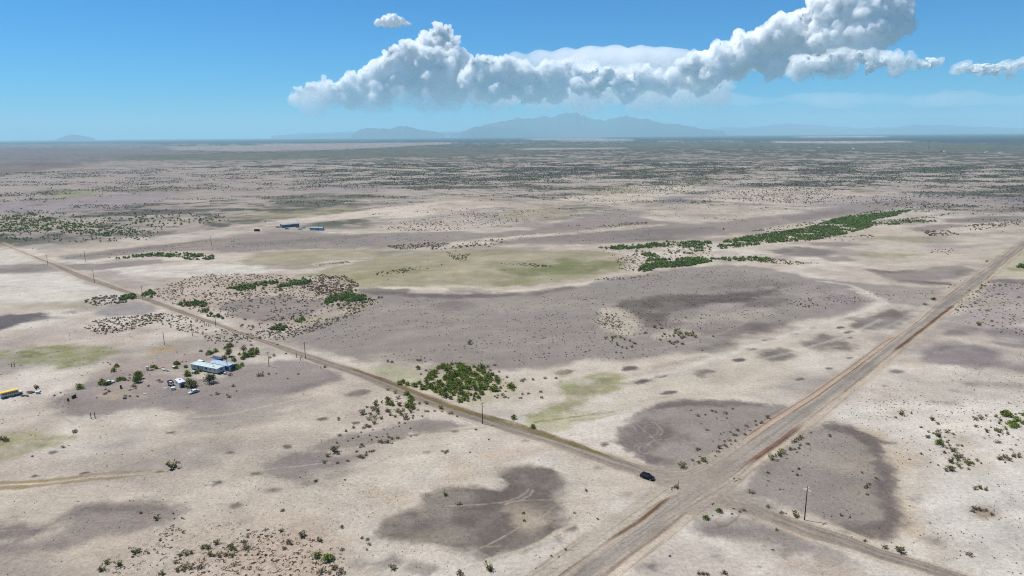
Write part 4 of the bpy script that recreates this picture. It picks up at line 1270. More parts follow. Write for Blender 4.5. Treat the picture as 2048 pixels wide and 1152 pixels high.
# ------------------------------------------------------------------ plants
def leaf_material(name, col, rough=.75, trans=.25):
    m = bpy.data.materials.new(name)
    m.use_nodes = True
    nt = m.node_tree
    N = nt.nodes
    b = N["Principled BSDF"]
    b.inputs["Roughness"].default_value = rough
    b.inputs["Specular IOR Level"].default_value = .2
    at = N.new("ShaderNodeAttribute")
    at.attribute_name = "tint"
    oi = N.new("ShaderNodeObjectInfo")
    mr = N.new("ShaderNodeMapRange")
    mr.inputs[3].default_value, mr.inputs[4].default_value = .75, 1.25
    nt.links.new(oi.outputs["Random"], mr.inputs[0])
    mx = N.new("ShaderNodeVectorMath")
    mx.operation = 'MULTIPLY'
    mx.inputs[1].default_value = col
    nt.links.new(at.outputs["Color"], mx.inputs[0])
    sc = N.new("ShaderNodeVectorMath")
    sc.operation = 'SCALE'
    nt.links.new(mx.outputs[0], sc.inputs[0])
    nt.links.new(mr.outputs[0], sc.inputs["Scale"])
    nt.links.new(sc.outputs[0], b.inputs["Base Color"])
    tl = N.new("ShaderNodeBsdfTranslucent")
    nt.links.new(sc.outputs[0], tl.inputs[0])
    ms = N.new("ShaderNodeMixShader")
    ms.inputs[0].default_value = trans
    nt.links.new(b.outputs[0], ms.inputs[1])
    nt.links.new(tl.outputs[0], ms.inputs[2])
    nt.links.new(ms.outputs[0], N["Material Output"].inputs[0])
    return m


M_GREEN = leaf_material("bush_leaves", (.145, .185, .029), .75, .2)
M_OLIVE = leaf_material("olive_leaves", (.195, .185, .078), .75, .35)
M_DRY = leaf_material("dry_twigs", (.185, .150, .103), .9, .2)
M_TUFT = leaf_material("dry_grass", (.172, .123, .09), .9, .2)
M_BARK = mat("bark", (.10, .075, .055), .9, 0, .1)


def leaf_quads(cen, size, rng, up=0.0):
    """Quads of random tilt about the given centres: vertices (n*4, 3)."""
    n = len(cen)
    a = rng.normal(size=(n, 3))
    a /= np.linalg.norm(a, axis=1)[:, None]
    b = rng.normal(size=(n, 3))
    b[:, 2] += up
    b -= a * (a * b).sum(1)[:, None]
    b /= np.linalg.norm(b, axis=1)[:, None] + 1e-9
    s = (size * rng.uniform(.6, 1.4, n))[:, None]
    asp = rng.uniform(.4, .9, n)[:, None]
    return np.stack([cen - a * s * asp - b * s, cen + a * s * asp - b * s * .6, cen + a * s * asp * .7 + b * s, cen - a * s * asp * .8 + b * s * .8], 1).reshape(-1, 3)


def stem_prisms(base, tips, r):
    """Thin three sided stems: verts and quads."""
    vs, fs = [], []
    for bpt, tip in zip(base, tips):
        d = tip - bpt
        x = np.cross(d, [0.3, .2, .9])
        x /= np.linalg.norm(x) + 1e-9
        y = np.cross(d, x)
        y /= np.linalg.norm(y) + 1e-9
        k = len(vs)
        for p, rr in ((bpt, r), (tip, r * .4)):
            for q in range(3):
                t = q * 2.0944
                vs.append(p + x * rr * math.cos(t) + y * rr * math.sin(t))
        fs += [(k + q, k + (q + 1) % 3, k + 3 + (q + 1) % 3, k + 3 + q) for q in range(3)]
    return np.array(vs), np.array(fs)


def bush_data(rng, R=1.0, hgt=1.2, clumps=12, leaves=200, leaf=.13, style="round", hue=.15):
    """Foliage of a bush: (vertices, quads, tint per vertex)."""
    cen = []
    for _ in range(clumps):
        t = rng.uniform(0, 2 * math.pi)
        if style == "round":
            u = rng.uniform(-.1, 1) ** 1.0
            q = math.sqrt(rng.uniform(.05, 1)) * R * .78 * math.sqrt(max(0.15, 1 - max(u, 0) ** 2))
            cen.append((q * math.cos(t), q * math.sin(t), hgt * (.22 + .62 * max(u, 0))))
        elif style == "vee":
            e = rng.uniform(.02, 1.0)
            q = R * .9 * (.35 + .65 * e) * math.sqrt(rng.uniform(.05, 1))
            cen.append((q * math.cos(t), q * math.sin(t), hgt * (.16 + .72 * e)))
        else:
            q = R * .8 * math.sqrt(rng.uniform(0, 1))
            cen.append((q * math.cos(t), q * math.sin(t), hgt * rng.uniform(.2, .7)))
    cen = np.array(cen)
    w = rng.uniform(.5, 1.5, clumps)
    idx = rng.choice(clumps, leaves, p=w / w.sum())
    sp = R * (.34 if style == "round" else .22)
    pos = cen[idx] + rng.normal(size=(leaves, 3)) * sp * np.array([.62, .62, .5])
    pos[:, 2] = np.maximum(pos[:, 2], .03)
    v = leaf_quads(pos, leaf, rng, .6 if style != "round" else .1)
    f = np.arange(leaves * 4).reshape(-1, 4)
    ct = rng.uniform(.55, 1.4, clumps)
    lum = ct[idx] * rng.uniform(.6, 1.4, leaves)
    tint = np.stack([lum * rng.uniform(1 - hue, 1 + hue, leaves), lum, lum * rng.uniform(.7, 1.2, leaves)], 1)
    tint = np.repeat(tint, 4, 0)
    ns = min(clumps, 7)
    b0 = rng.normal(size=(ns, 3)) * .06 * R
    b0[:, 2] = 0
    sv, sf = stem_prisms(b0, cen[:ns], .035 * R)
    v = np.vstack([v, sv])
    f = np.vstack([f, sf + leaves * 4])
    tint = np.vstack([tint, np.tile([.9, .75, .6], (len(sv), 1))])
    v[:, 2] = np.maximum(v[:, 2], 0.0)
    return v, f, tint


def tuft_data(rng, R, arc, hgt=.28, n=64):
    """A clump or broken ring of dry grass."""
    t0 = rng.uniform(0, 6.28)
    t = t0 + rng.uniform(0, arc, n)
    q = R * rng.uniform(.8, 1.12, n) if arc < 6 else R * np.sqrt(rng.uniform(0, 1, n))
    pos = np.stack([q * np.cos(t), q * np.sin(t) * .9, rng.uniform(.02, hgt, n)], 1)
    v = leaf_quads(pos, .16, rng, 1.0)
    v[:, 2] = np.maximum(v[:, 2], 0)
    f = np.arange(n * 4).reshape(-1, 4)
    lum = rng.uniform(.5, 1.25, n)
    return v, f, np.repeat(np.stack([lum, lum * .97, lum * .92], 1), 4, 0)


def plant_mesh(name, data, m):
    v, f, tint = data
    me = raw_mesh(name, v, f, np.full(len(f), 4))
    point_colour(me, "tint", tint)
    me.materials.append(m)
    return me


prng = np.random.default_rng(42)
MESH = {
    "green": [plant_mesh("green_bush", bush_data(prng, 1, 1.1, 16, 330, .105), M_GREEN) for _ in range(6)],
    "olive": [plant_mesh("olive_bush", bush_data(prng, 1, 1.05, 16, 210, .10, "vee", .25), M_OLIVE) for _ in range(6)],
    "dry": [plant_mesh("dry_shrub", bush_data(prng, 1, .8, 11, 120, .12, "round", .2), M_DRY) for _ in range(6)],
    "tuft": [plant_mesh("grass_tussock", tuft_data(prng, *a), M_TUFT) for a in ((1, 3.6), (1, 5.2), (1, 2.6), (.8, 6.3), (.7, 6.3), (1, 4.4))],
}
NAME = {"green": "green_bush", "olive": "olive_bush", "dry": "dry_shrub", "tuft": "grass_tussock"}
CATN = {"green": "bush", "olive": "bush", "dry": "shrub", "tuft": "grass tussock"}
N_KIND = {"green": 0, "olive": 0, "dry": 0, "tuft": 0}


SMALL = []


def plant(kind, x, y, size, label, group=None, world_xy=None, zs=1.0):
    """One plant: size is its radius in metres."""
    p = P(x, y) if world_xy is None else np.array([world_xy[0], world_xy[1], 0])
    if kind == "dry" and group and size < .68:
        SMALL.append((p[0], p[1], size))      # the smallest dry shrubs go into the uncounted scrub
        return None
    me = MESH[kind][int(prng.integers(len(MESH[kind])))]
    o = bpy.data.objects.new(NAME[kind], me)
    COL.objects.link(o)
    o.location = p
    s = size
    o.scale = (s * prng.uniform(.88, 1.12), s * prng.uniform(.88, 1.12), s * zs * prng.uniform(.85, 1.15))
    o.rotation_euler = (0, 0, prng.uniform(0, 6.28))
    N_KIND[kind] += 1
    return tag(o, label, CATN[kind], group)


def conv(lst, x0, y0, k):
    """Places noted on an enlarged crop: origin x0, y0 and enlargement k."""
    return [(x0 + a[0] / k, y0 + a[1] / k) + tuple(a[2:]) for a in lst]


def sample(poly_px, n, rng, mind=0.0, holes=()):
    """n random points of the plain inside an outline, at least mind metres apart."""
    pl = PP(poly_px)
    hs = [PP(h) for h in holes]
    lo, hi = pl.min(0), pl.max(0)
    out = np.zeros((0, 2))
    tries = 0
    while len(out) < n and tries < 60:
        tries += 1
        q = lo + rng.uniform(size=(max(n * 4, 200), 2)) * (hi - lo)
        q = q[sdf_poly(q[:, 0], q[:, 1], pl) < 0]
        for h in hs:
            q = q[sdf_poly(q[:, 0], q[:, 1], h) > 0]
        if mind:
            for r in q:
                if len(out) >= n:
                    break
                if len(out) == 0 or np.min(np.hypot(out[:, 0] - r[0], out[:, 1] - r[1])) > mind:
                    out = np.vstack([out, r])
        else:
            out = np.vstack([out, q])[:n]
    return out


rg = np.random.default_rng(7)
# --- the grove beside the dirt side road
GROVE = [(843, 776), (852, 757), (862, 740), (885, 731), (905, 727), (935, 731), (960, 736), (985, 750), (1003, 768), (1001, 778), (985, 786), (966, 788), (962, 798), (935, 807), (912, 803), (885, 792), (862, 784)]
for q in sample(GROVE, 150, rg, 1.9, holes=[ell(884, 753, 16, 4, 0), ell(935, 783, 8, 3, 0), ell(908, 740, 4, 6, 0), ell(873, 760, 12, 4, 0)]):
    plant("green", 0, 0, rg.choice([.8, 1.1, 1.4, 1.7, 2.1]) * rg.uniform(.9, 1.1), "leafy green bush in the dense grove along the dirt side road", "green bushes of the dense grove", q, rg.uniform(.85, 1.15))
for x, y, s in [(1022, 776, 2.2), (799, 769, 1.7), (806, 766, 1.5), (815, 771, 1.6), (829, 773, 1.8), (838, 768, 1.4), (836, 738, 1.6), (845, 778, 1.5)]:
    lab = "lone round bright green bush standing just outside the dense grove" if x == 1022 else "green bush on the fringe of the dense grove, nearer the houses"
    plant("green", x, y, s, lab, None if x == 1022 else "green bushes on the fringe of the grove")
for q in sample([(840, 742), (900, 722), (1000, 735), (1035, 775), (1030, 795), (990, 800), (960, 740), (880, 735), (845, 770)], 34, rg, 1.5):
    plant("dry", 0, 0, rg.uniform(.5, 1.1), "dry brown shrub scattered around the edge of the green grove", "dry shrubs around the grove", q)
plant("green", 1028, 838, 1.4, "small green bush in the grassy ditch below the grove")
plant("green", 1066, 856, 1.3, "low bright green bush in the ditch, nearer the parked black car")
plant("dry", 1041, 797, .9, "single dry shrub on pale sand just past the grove's end")
for x, y, s in [(940, 688, 2.0), (783, 725, 1.2), (776, 724, 1.1), (840, 722, 1.1), (835, 721, 1), (1044, 763, 1.2), (1048, 760, 1), (1066, 760, 1), (1091, 757, 1.1), (1113, 757, 1.0), (989, 731, 1.1), (1045, 789, .9), (1057, 788, .9), (1082, 785, 1.1), (1084, 796, 1)]:
    plant("dry", x, y, s, "dry twiggy shrub on bare soil past the green grove", "dry shrubs beyond the grove")

# --- olive thicket on the near side of the side road
Z2 = (620, 760, 6.777)
for a in conv([(1310, 200, 1.6), (1360, 265, 2.0), (1375, 325, 2.2), (1330, 370, 2.1), (1390, 385, 1.8), (1055, 275, 1.7), (1110, 340, 1.7), (1060, 330, 1.5)], *Z2):
    plant("green", a[0], a[1], a[2] * .9, "dark green bush at the heart of the olive thicket by the side road", "dark bushes in the olive thicket")
for a in conv([(1055, 140, 1), (1155, 180, 1.2), (1190, 255, 1.4), (1215, 345, 1.9), (890, 345, 1.8), (905, 425, 1.8), (860, 410, 1.5), (715, 470, 1.9), (870, 590, 1.3), (800, 540, 1.4), (880, 520, 1.3), (970, 525, 1.3), (1065, 430, 1.3), (1160, 500, 1.2), (1180, 430, 1.3), (1235, 465, 1.7), (1305, 530, 1.9), (1370, 435, 1.5), (1080, 480, 1.2), (1480, 325, 1.1), (1575, 320, 1.2), (970, 310, .9), (1030, 430, 1.1), (930, 460, 1.2), (820, 470, 1.0)], *Z2):
    plant("olive", a[0], a[1], a[2], "olive bush in the open thicket facing the grove across the side road", "olive bushes of the open thicket")
plant("olive", *conv([(1765, 390)], *Z2)[0], 1.5, "vee shaped olive bush alone by the side road's verge near the utility pole")
plant("olive", *conv([(322, 970)], *Z2)[0], 2.4, "big yellow green bush below the open olive thicket")
plant("olive", *conv([(230, 1040)], *Z2)[0], 1.4, "dark olive bush just below the big yellow green bush")
plant("dry", *conv([(1905, 460)], *Z2)[0], 1.3, "brown shrub on the verge between thicket and utility pole")
for a in conv([(770, 640, 1.5), (730, 655, 1), (810, 640, 1), (680, 1045, 1.5), (710, 1060, 1), (700, 885, 1.1), (725, 905, .9), (680, 920, .8), (485, 700, 1), (595, 650, 1), (400, 755, 1.0), (190, 1120, 1.2), (515, 1105, .9), (1105, 800, 1.3), (950, 845, 1.3), (985, 855, 1), (1050, 850, 1.3), (1065, 780, .9), (1190, 790, .9), (1110, 865, .7), (635, 975, .9), (765, 1025, 1), (800, 975, .8), (835, 975, .8), (865, 965, .8), (765, 980, .6), (830, 815, .8), (900, 780, .8), (650, 770, .7), (370, 855, .8), (385, 1010, .8), (365, 1130, .9), (1200, 585, .9), (1285, 590, .8), (1355, 660, .7), (1570, 430, 1), (1600, 430, .8), (1460, 410, .9), (1690, 425, .8), (1790, 430, .8), (385, 525, .9), (390, 550, .8), (770, 375, 1), (1395, 490, .8), (1390, 520, .8), (1515, 495, .8), (1370, 765, .6), (690, 715, .6), (850, 680, .6), (810, 760, .6), (585, 795, .6), (510, 830, .6), (1995, 497, .8), (1125, 655, .5), (1215, 630, .6), (1040, 735, .6), (1000, 680, .5), (990, 765, .5)], *Z2):
    plant("dry", a[0], a[1], a[2] * .9, "dry brown shrub on the grey slope under the olive thicket", "dry shrubs below the olive thicket")

# --- bottom left: olive clumps and hundreds of dry tussocks
Z6 = (200, 1000, 4.096)
for a in conv([(840, 400, 1.3), (890, 395, 1.3), (955, 355, 1.4), (1070, 390, 1.4), (1110, 410, 1.1), (910, 455, 1.2), (660, 455, 1.2), (715, 450, 1.2), (750, 435, 1.1), (985, 465, 1.1), (1035, 460, 1.0), (1090, 455, 1.3), (290, 430, 1.5), (320, 430, 1.2), (165, 530, 1.7), (700, 555, 1.5), (745, 565, 1.3), (640, 585, 1.3), (680, 575, 1.2), (60, 520, 1.3), (15, 580, 1.7), (500, 605, 1.4)], *Z6):
    plant("olive", a[0], a[1], a[2] * .85, "straggly olive bush among the dry tussocks in the bottom left corner", "olive bushes among the tussocks")
plant("green", *conv([(1775, 465)], *Z6)[0], 1.4, "smaller of two bright green bushes beside the tussock field")
plant("green", *conv([(1872, 495)], *Z6)[0], 1.9, "larger of two bright green bushes beside the tussock field")
plant("olive", *conv([(1665, 300)], *Z6)[0], 1.6, "pale olive bush at the upper edge of the tussock field")
plant("olive", *conv([(1805, 340)], *Z6)[0], 1.1, "small grey green bush above the two bright green bushes")
plant("olive", *conv([(1485, 258)], *Z6)[0], 1.0, "small olive bush topmost in the tussock field")
plant("olive", *conv([(465, 155)], *Z6)[0], 1.3, "olive bush alone on the long dark soil patch at the picture's edge")
plant("dry", *conv([(335, 108)], *Z6)[0], .8, "small dark shrub above the olive bush on the long dark patch")
for a in conv([(1555, 350, 1.2), (1510, 402, 1), (1200, 395, 1.3), (1180, 345, .9), (1815, 595, 1.6), (1910, 572, 1.1), (1975, 595, 1.3), (1875, 600, .9), (1930, 550, .9), (1100, 535, .9), (830, 560, 1.3), (625, 515, .8), (1985, 410, .8), (1980, 228, .8), (600, 113, .5), (670, 150, .5), (683, 155, .4), (612, 155, .4)], *Z6):
    plant("dry", a[0], a[1], a[2], "dark dry shrub amid the tussocks in the bottom left corner", "dark shrubs among the tussocks")
TUS = [[(395, 1152), (440, 1095), (480, 1062), (540, 1055), (600, 1070), (640, 1085), (690, 1110), (690, 1152)], [(310, 1098), (325, 1062), (345, 1050), (372, 1065), (350, 1095)], [(200, 1140), (260, 1095), (320, 1095), (420, 1100), (480, 1152), (220, 1152)]]
for pg, n in zip(TUS, (190, 34, 50)):
    for q in sample(pg, n, rg, .8):
        plant("tuft", 0, 0, rg.uniform(.3, .68), "brown grass tussock among many dotting the bare soil at the bottom left", "brown tussocks at the bottom left", q, rg.uniform(.7, 1.1))

# --- lone bushes in the foreground
plant("olive", 348, 936, 2.5, "lone yellowish bush at the end of the pale double track")
plant("olive", 981, 1140, 1.9, "rounded green bush at the bottom edge below the large dark soil patch")
plant("olive", 787, 1137, 1.3, "small olive bush at the bottom edge left of the rounded green one")
plant("olive", 892, 991, 1.4, "upper of two small bushes on the large dark soil patch")
plant("dry", 918, 1009, 1.0, "lower of two small bushes on the large dark soil patch")
plant("tuft", 1047, 1027, .8, "grass ring on the sandy spot within the large dark patch")
plant("dry", 1049, 1042, .6, "tiny dark shrub just below the grass ring on the dark patch")
plant("dry", 1171, 982, .8, "small shrub on pale sand between dark patch and the parked car")
plant("dry", 1149, 1027, .6, "tiny shrub on pale sand by the main road's verge")
plant("dry", 920, 1150, 1.3, "dry shrub at the bottom edge between the two olive bushes")
for x, y, s in [(690, 960, .5), (600, 955, .5), (632, 963, .9), (565, 1022, .9), (1, 880, 1.5), (12, 882, 1.6), (150, 865, 1.3), (126, 896, .9), (65, 913, .6), (725, 1077, .7), (735, 1080, .7), (738, 1090, .7), (952, 860, .7), (978, 880, .6), (890, 906, 1), (895, 903, .8), (884, 903, .7), (1195, 1039, .5), (1130, 1100, .6), (1103, 1112, .5), (1117, 1114, .4), (940, 905, .5), (735, 1100, .5)]:
    plant("dry", x, y, s, "small dry shrub scattered on the open sandy foreground", "scattered shrubs of the foreground")

# --- around the junction
ZJ = (1200, 780, 5.12)
plant("olive", *conv([(1062, 730)], *ZJ)[0], 1.9, "tall vee shaped olive bush at the junction, opposite the parked black car")
plant("olive", *conv([(842, 795)], *ZJ)[0], 1.5, "squat olive bush at the junction, closest to the side road")
plant("dry", *conv([(1008, 748)], *ZJ)[0], 1.0, "brown shrub between the squat and the tall bush at the junction")
plant("olive", 1351, 975, 1.4, "olive bush beside the thin post at the corner of the junction")
plant("dry", 1343, 980, .5, "tiny dead shrub at the foot of the junction's corner bush")
plant("olive", *conv([(1220, 600)], *ZJ)[0], 1.1, "dark green shrub midway along the main road's verge on the turning ground")
plant("olive", *conv([(1715, 292)], *ZJ)[0], 1.2, "dark bush at the far corner of the turning ground by the road")
plant("dry", *conv([(1500, 375)], *ZJ)[0], 1.1, "dark round shrub in the upper part of the turning ground")
for a in conv([(945, 722, .8), (990, 612, 1.1), (1025, 605, .5), (1660, 338, 1), (1640, 345, .7), (1690, 310, .5), (1590, 325, .7), (1600, 365, .7), (1285, 240, 1.2), (1180, 228, 1.0), (1145, 218, .8), (1000, 268, 1.1), (1080, 258, .6), (1355, 195, .7), (1195, 292, .5), (1302, 290, .6), (1250, 316, .4), (1092, 412, .8), (1115, 413, .4), (1335, 433, .7), (1360, 463, .8), (1390, 468, .9), (1480, 462, .9), (1405, 417, .9), (1270, 437, .5), (1235, 455, .5), (1330, 522, .8), (1385, 528, .7), (1280, 572, .9), (1275, 525, .6), (1300, 588, .6), (1205, 635, .9), (1150, 628, .5), (1340, 560, .5), (1390, 597, .4), (1180, 678, .5), (1225, 512, .4), (1155, 525, .4), (1540, 420, .6), (935, 210, .5), (1035, 348, .4), (1480, 408, .4)], *ZJ):
    plant("dry", a[0], a[1], a[2], "dry shrub dotting the grey turning ground beside the main road", "shrubs of the turning ground")
plant("olive", *conv([(1868, 650)], *ZJ)[0], 1.6, "upper bush of the green pair below the red bank of the road")
plant("olive", *conv([(1845, 672)], *ZJ)[0], 1.5, "middle bush of the green trio below the red bank of the road")
plant("olive", *conv([(1765, 712)], *ZJ)[0], 1.8, "lowest green bush below the red bank of the road")
for a in conv([(1995, 530, 1.3), (2030, 510, 1.2), (2060, 490, 1.2), (1975, 540, .9), (1940, 610, 1.1), (2035, 600, .8), (2050, 570, .8), (1995, 612, .7), (1915, 708, .6), (1720, 850, .7), (2035, 812, .7), (2018, 875, .7), (2020, 640, .6), (1975, 835, .5)], *ZJ):
    plant("dry", a[0], a[1], a[2], "dark shrub on the grey flat across the main road from the turning ground", "shrubs across the main road")
for a in conv([(815, 380, .7), (645, 400, .6), (650, 445, .5), (865, 243, .9), (880, 180, .5), (985, 200, .9), (805, 412, .5), (1160, 400, .6), (1192, 478, 1.1), (1200, 465, .8), (1180, 482, .7), (1190, 520, .7), (1235, 430, .7), (555, 508, 1.2), (650, 587, .9), (720, 620, .9), (745, 622, .5), (1045, 633, .8), (695, 712, .7), (1180, 775, .7), (120, 483, .5), (340, 573, .5), (460, 597, .5), (1095, 645, .6), (780, 460, .4), (710, 490, .4)], 1300, 800, 2.738):
    plant("dry", a[0], a[1], a[2], "small brown shrub on the grey flat around the tall utility pole", "shrubs around the tall utility pole")
plant("olive", 1591, 1033, 1.7, "olive bush with bare base just left of the tall utility pole")
plant("green", 1437, 1024, 1.2, "upper round dark bush on the corner below the junction")
plant("green", 1410, 1038, 1.2, "lower round dark bush on the corner below the junction")
plant("olive", 1797, 1104, 1.7, "grey green bush on the verge of the lower side track")
plant("dry", 1771, 1097, 1.0, "dry shrub just above the grey green bush on the track's verge")
plant("dry", 1939, 1111, 1.2, "single dark shrub on the white flat near the bottom right")
for x, y, s in [(1950, 979, 1.3), (1961, 978, 1.3), (1970, 980, 1.2)]:
    plant("olive", x, y, s * .8, "grey low bush in the short row on the white flat", "grey row on the white flat")
for x, y, s in [(1950, 1019, 1.4), (1960, 1021, 1.2), (1972, 1022, 1), (1983, 1030, 1), (1945, 1024, 1)]:
    plant("dry", x, y, s * .9, "brown shrub on the small earth mound in the white flat", "shrubs on the small earth mound")
for x, y, s in [(1398, 1148, .8), (1405, 1149, .9), (1414, 1150, .8), (1448, 1148, 1.2), (1340, 1113, .5), (1545, 1101, .6), (1427, 1008, .4), (1467, 1018, .4), (1463, 1028, .5), (1480, 1024, .8), (1487, 1021, .9), (1425, 1032, .4)]:
    plant("dry", x, y, s, "tiny shrub on the bare ground between the two dirt roads at the bottom", "tiny shrubs between the roads")

# --- right side of the picture
ZR = (1748, 800, 6.827)
for a in conv([(1800, 215, 2.3), (1840, 225, 2.0), (1760, 200, 1.6), (1955, 285, 1.9), (1870, 340, 2.2), (1930, 355, 1.9), (1900, 380, 1.7), (2045, 220, 1.5), (2045, 330, 1.5)], *ZR):
    plant("green", a[0], a[1], a[2] * .85, "green bush of the dense cluster at the right edge of the picture", "green cluster at the right edge")
for a in conv([(1455, 260, 1.5), (1380, 270, 1.3), (1660, 230, 1.2), (1710, 440, 1.9), (1660, 425, 1.4), (1545, 440, 1.3), (1830, 470, 1.2), (1735, 285, 1.1), (1700, 325, 1.1), (1800, 405, 1.1), (1385, 370, 1.1), (1525, 222, .9)], *ZR):
    plant("olive", a[0], a[1], a[2] * .9, "olive bush around the dense green cluster at the right edge", "olive bushes by the right cluster")
for a in conv([(1745, 810, 1.4), (1700, 810, 1.2), (1790, 790, 1.2), (1840, 830, 1.2), (1900, 772, 1.4), (1975, 782, 1.4)], *ZR):
    plant("olive", a[0], a[1], a[2] * .9, "grey green bush in the low row on white sand at the right edge", "low row on white sand")
plant("green", *conv([(890, 600)], *ZR)[0], 1.8, "brightest green bush in the broken chain on white sand")
plant("olive", *conv([(1040, 955)], *ZR)[0], 1.9, "yellow green bush at the lower end of the broken chain on white sand")
plant("olive", *conv([(360, 200)], *ZR)[0], 1.8, "lone olive bush on white sand close to the main road")
plant("olive", *conv([(800, 275)], *ZR)[0], 1.5, "olive bush below the grey spade shaped soil patch")
for a in conv([(870, 330, 1.1), (990, 445, 1.6), (890, 505, 1.9), (860, 490, 1.3), (1080, 700, 1.9), (1130, 790, 1.7), (1150, 830, 1.3), (1180, 785, 1.4), (1035, 850, 1.7), (1270, 880, 1.8), (1245, 855, 1.3), (1145, 905, 1.4), (975, 965, 1.1), (880, 435, 1.0)], *ZR):
    plant("olive", a[0], a[1], a[2] * .9, "olive bush in the broken chain of bushes on white sand", "chain of bushes on white sand")
for a in conv([(730, 515, 1.1), (1335, 875, 1), (1405, 830, .9), (1690, 585, 1.1), (1140, 625, .9), (1195, 632, .8), (1025, 625, .8), (995, 580, .8), (1015, 555, .6), (950, 645, .8), (990, 660, .7), (1080, 475, .8), (970, 515, .6), (745, 440, .7), (640, 380, .8), (810, 460, .7), (960, 725, .9), (1185, 935, .7), (1285, 950, .8), (1460, 870, .6), (1790, 857, .6), (1700, 488, .7), (1570, 487, .5), (1605, 380, .6), (1460, 370, .5), (1590, 290, .6), (1895, 510, .5), (1505, 520, .5), (1870, 680, .7), (1750, 690, .5), (1935, 620, .6), (1970, 550, .5), (1985, 188, .7), (1940, 200, .7), (505, 182, .6), (300, 245, .7), (1205, 288, .4), (875, 893, .6), (765, 855, .5), (760, 688, .5), (460, 682, .4), (480, 812, .5), (635, 740, .8)], *ZR):
    plant("dry", a[0], a[1], a[2], "brown shrub strewn over the white sand at the right of the picture", "brown shrubs on white sand")
# along the upper main road
plant("green", 1866, 600, 1.9, "lone round yellow green bush on the upper main road's verge")
plant("dry", 1850, 610, 1.6, "dark flat shrub near the lone round bush by the upper road")
plant("olive", 1958, 651, 1.9, "dark bush on grey ground right of the upper main road")
plant("olive", 1973, 524, 1.6, "small green bush left of the upper main road near the picture's edge")
for a in conv([(1290, 430, 1.6), (1340, 400, 1), (1450, 525, 1.7), (1145, 475, 1.2), (1110, 485, 1.1), (1180, 475, .9), (1075, 525, 1.3), (1045, 512, 1), (1250, 475, 1), (1230, 450, 1), (1505, 660, 1.3), (1515, 718, 1.1), (1650, 618, 1), (1590, 315, 1.7), (1855, 350, 1.2), (1610, 200, 1.5), (1685, 190, 1.2), (1465, 165, 1.1), (1380, 205, 1.6), (1370, 240, 1.5), (1420, 205, 1.2), (1330, 270, 1.2), (1310, 285, 1.2), (1265, 320, 1), (1220, 372, .9), (1355, 460, 1), (1390, 455, .8), (1360, 385, .9), (1240, 548, .8), (1285, 597, .7), (1355, 520, 1), (1385, 580, .7), (1435, 600, .7), (1500, 508, .8), (1565, 550, .7), (1740, 575, .7), (1785, 600, .8), (1800, 650, .7), (1400, 670, .7), (1545, 200, 1.1), (1470, 275, 1), (1530, 235, 1), (1565, 355, .9), (1505, 340, .9), (1610, 430, .7), (1665, 425, .8), (1655, 455, .7), (980, 195, 1.5), (955, 232, 1), (1035, 195, .8), (1105, 142, .7)], 1748, 540, 6.4):
    plant("dry", a[0], a[1], a[2] * .9, "dark shrub on the grey stony flat beside the upper main road", "shrubs beside the upper main road")

# --- clumps on the great grey flat
ZF = (1150, 620, 5.851)
for a in conv([(1180, 250, 1.5), (1165, 275, 1.6), (1240, 280, 1.6), (1210, 300, 1.5), (1300, 285, 1.6), (1330, 300, 1.6), (1150, 310, 1.5), (1280, 320, 1.5), (1385, 272, 1.3), (1405, 322, 1.4), (1250, 335, 1.3), (1365, 300, 1.4), (1215, 235, 1.1), (1170, 240, 1.2), (1110, 310, 1.0)], *ZF):
    plant("olive", a[0], a[1], a[2], "olive bush of the tight clump on the great grey flat", "tight olive clump on the grey flat")
for a in conv([(440, 335, 1.4), (470, 325, 1.3), (530, 325, 1.5), (360, 340, 1.4), (430, 365, 1.2), (580, 350, 1.2), (640, 365, 1.3), (690, 395, 1.3), (495, 415, 1.2), (660, 435, 1.2), (605, 455, 1.1), (550, 445, 1), (715, 400, .9), (485, 390, .8)], *ZF):
    plant("olive", a[0], a[1], a[2] * .9, "olive bush of the looser clump on the great grey flat", "loose olive clump on the grey flat")
for a in conv([(925, 205, 1.5), (1015, 220, 1.4), (828, 272, 1.1), (1045, 290, 1.2), (1020, 312, .9), (995, 355, 1), (1110, 375, 1.2), (1170, 385, 1.4), (1150, 405, 1), (1200, 375, 1.1), (1255, 402, 1.2), (1130, 395, 1), (485, 500, 1), (540, 505, .8), (370, 55, 1.2), (440, 105, .9), (355, 165, .8), (375, 130, .8), (575, 40, .8), (655, 35, .7), (1615, 312, .9), (1490, 478, .8), (1480, 60, .8), (1475, 100, .9), (1295, 95, .8), (1180, 118, .7), (1535, 62, .7), (1575, 70, .6), (800, 468, .6), (25, 80, .7), (120, 495, .7), (170, 475, .7), (40, 438, .7), (260, 50, .8), (430, 60, .9)], *ZF):
    plant("dry", a[0], a[1], a[2], "dark brown shrub around the olive clumps on the great grey flat", "shrubs around the olive clumps")

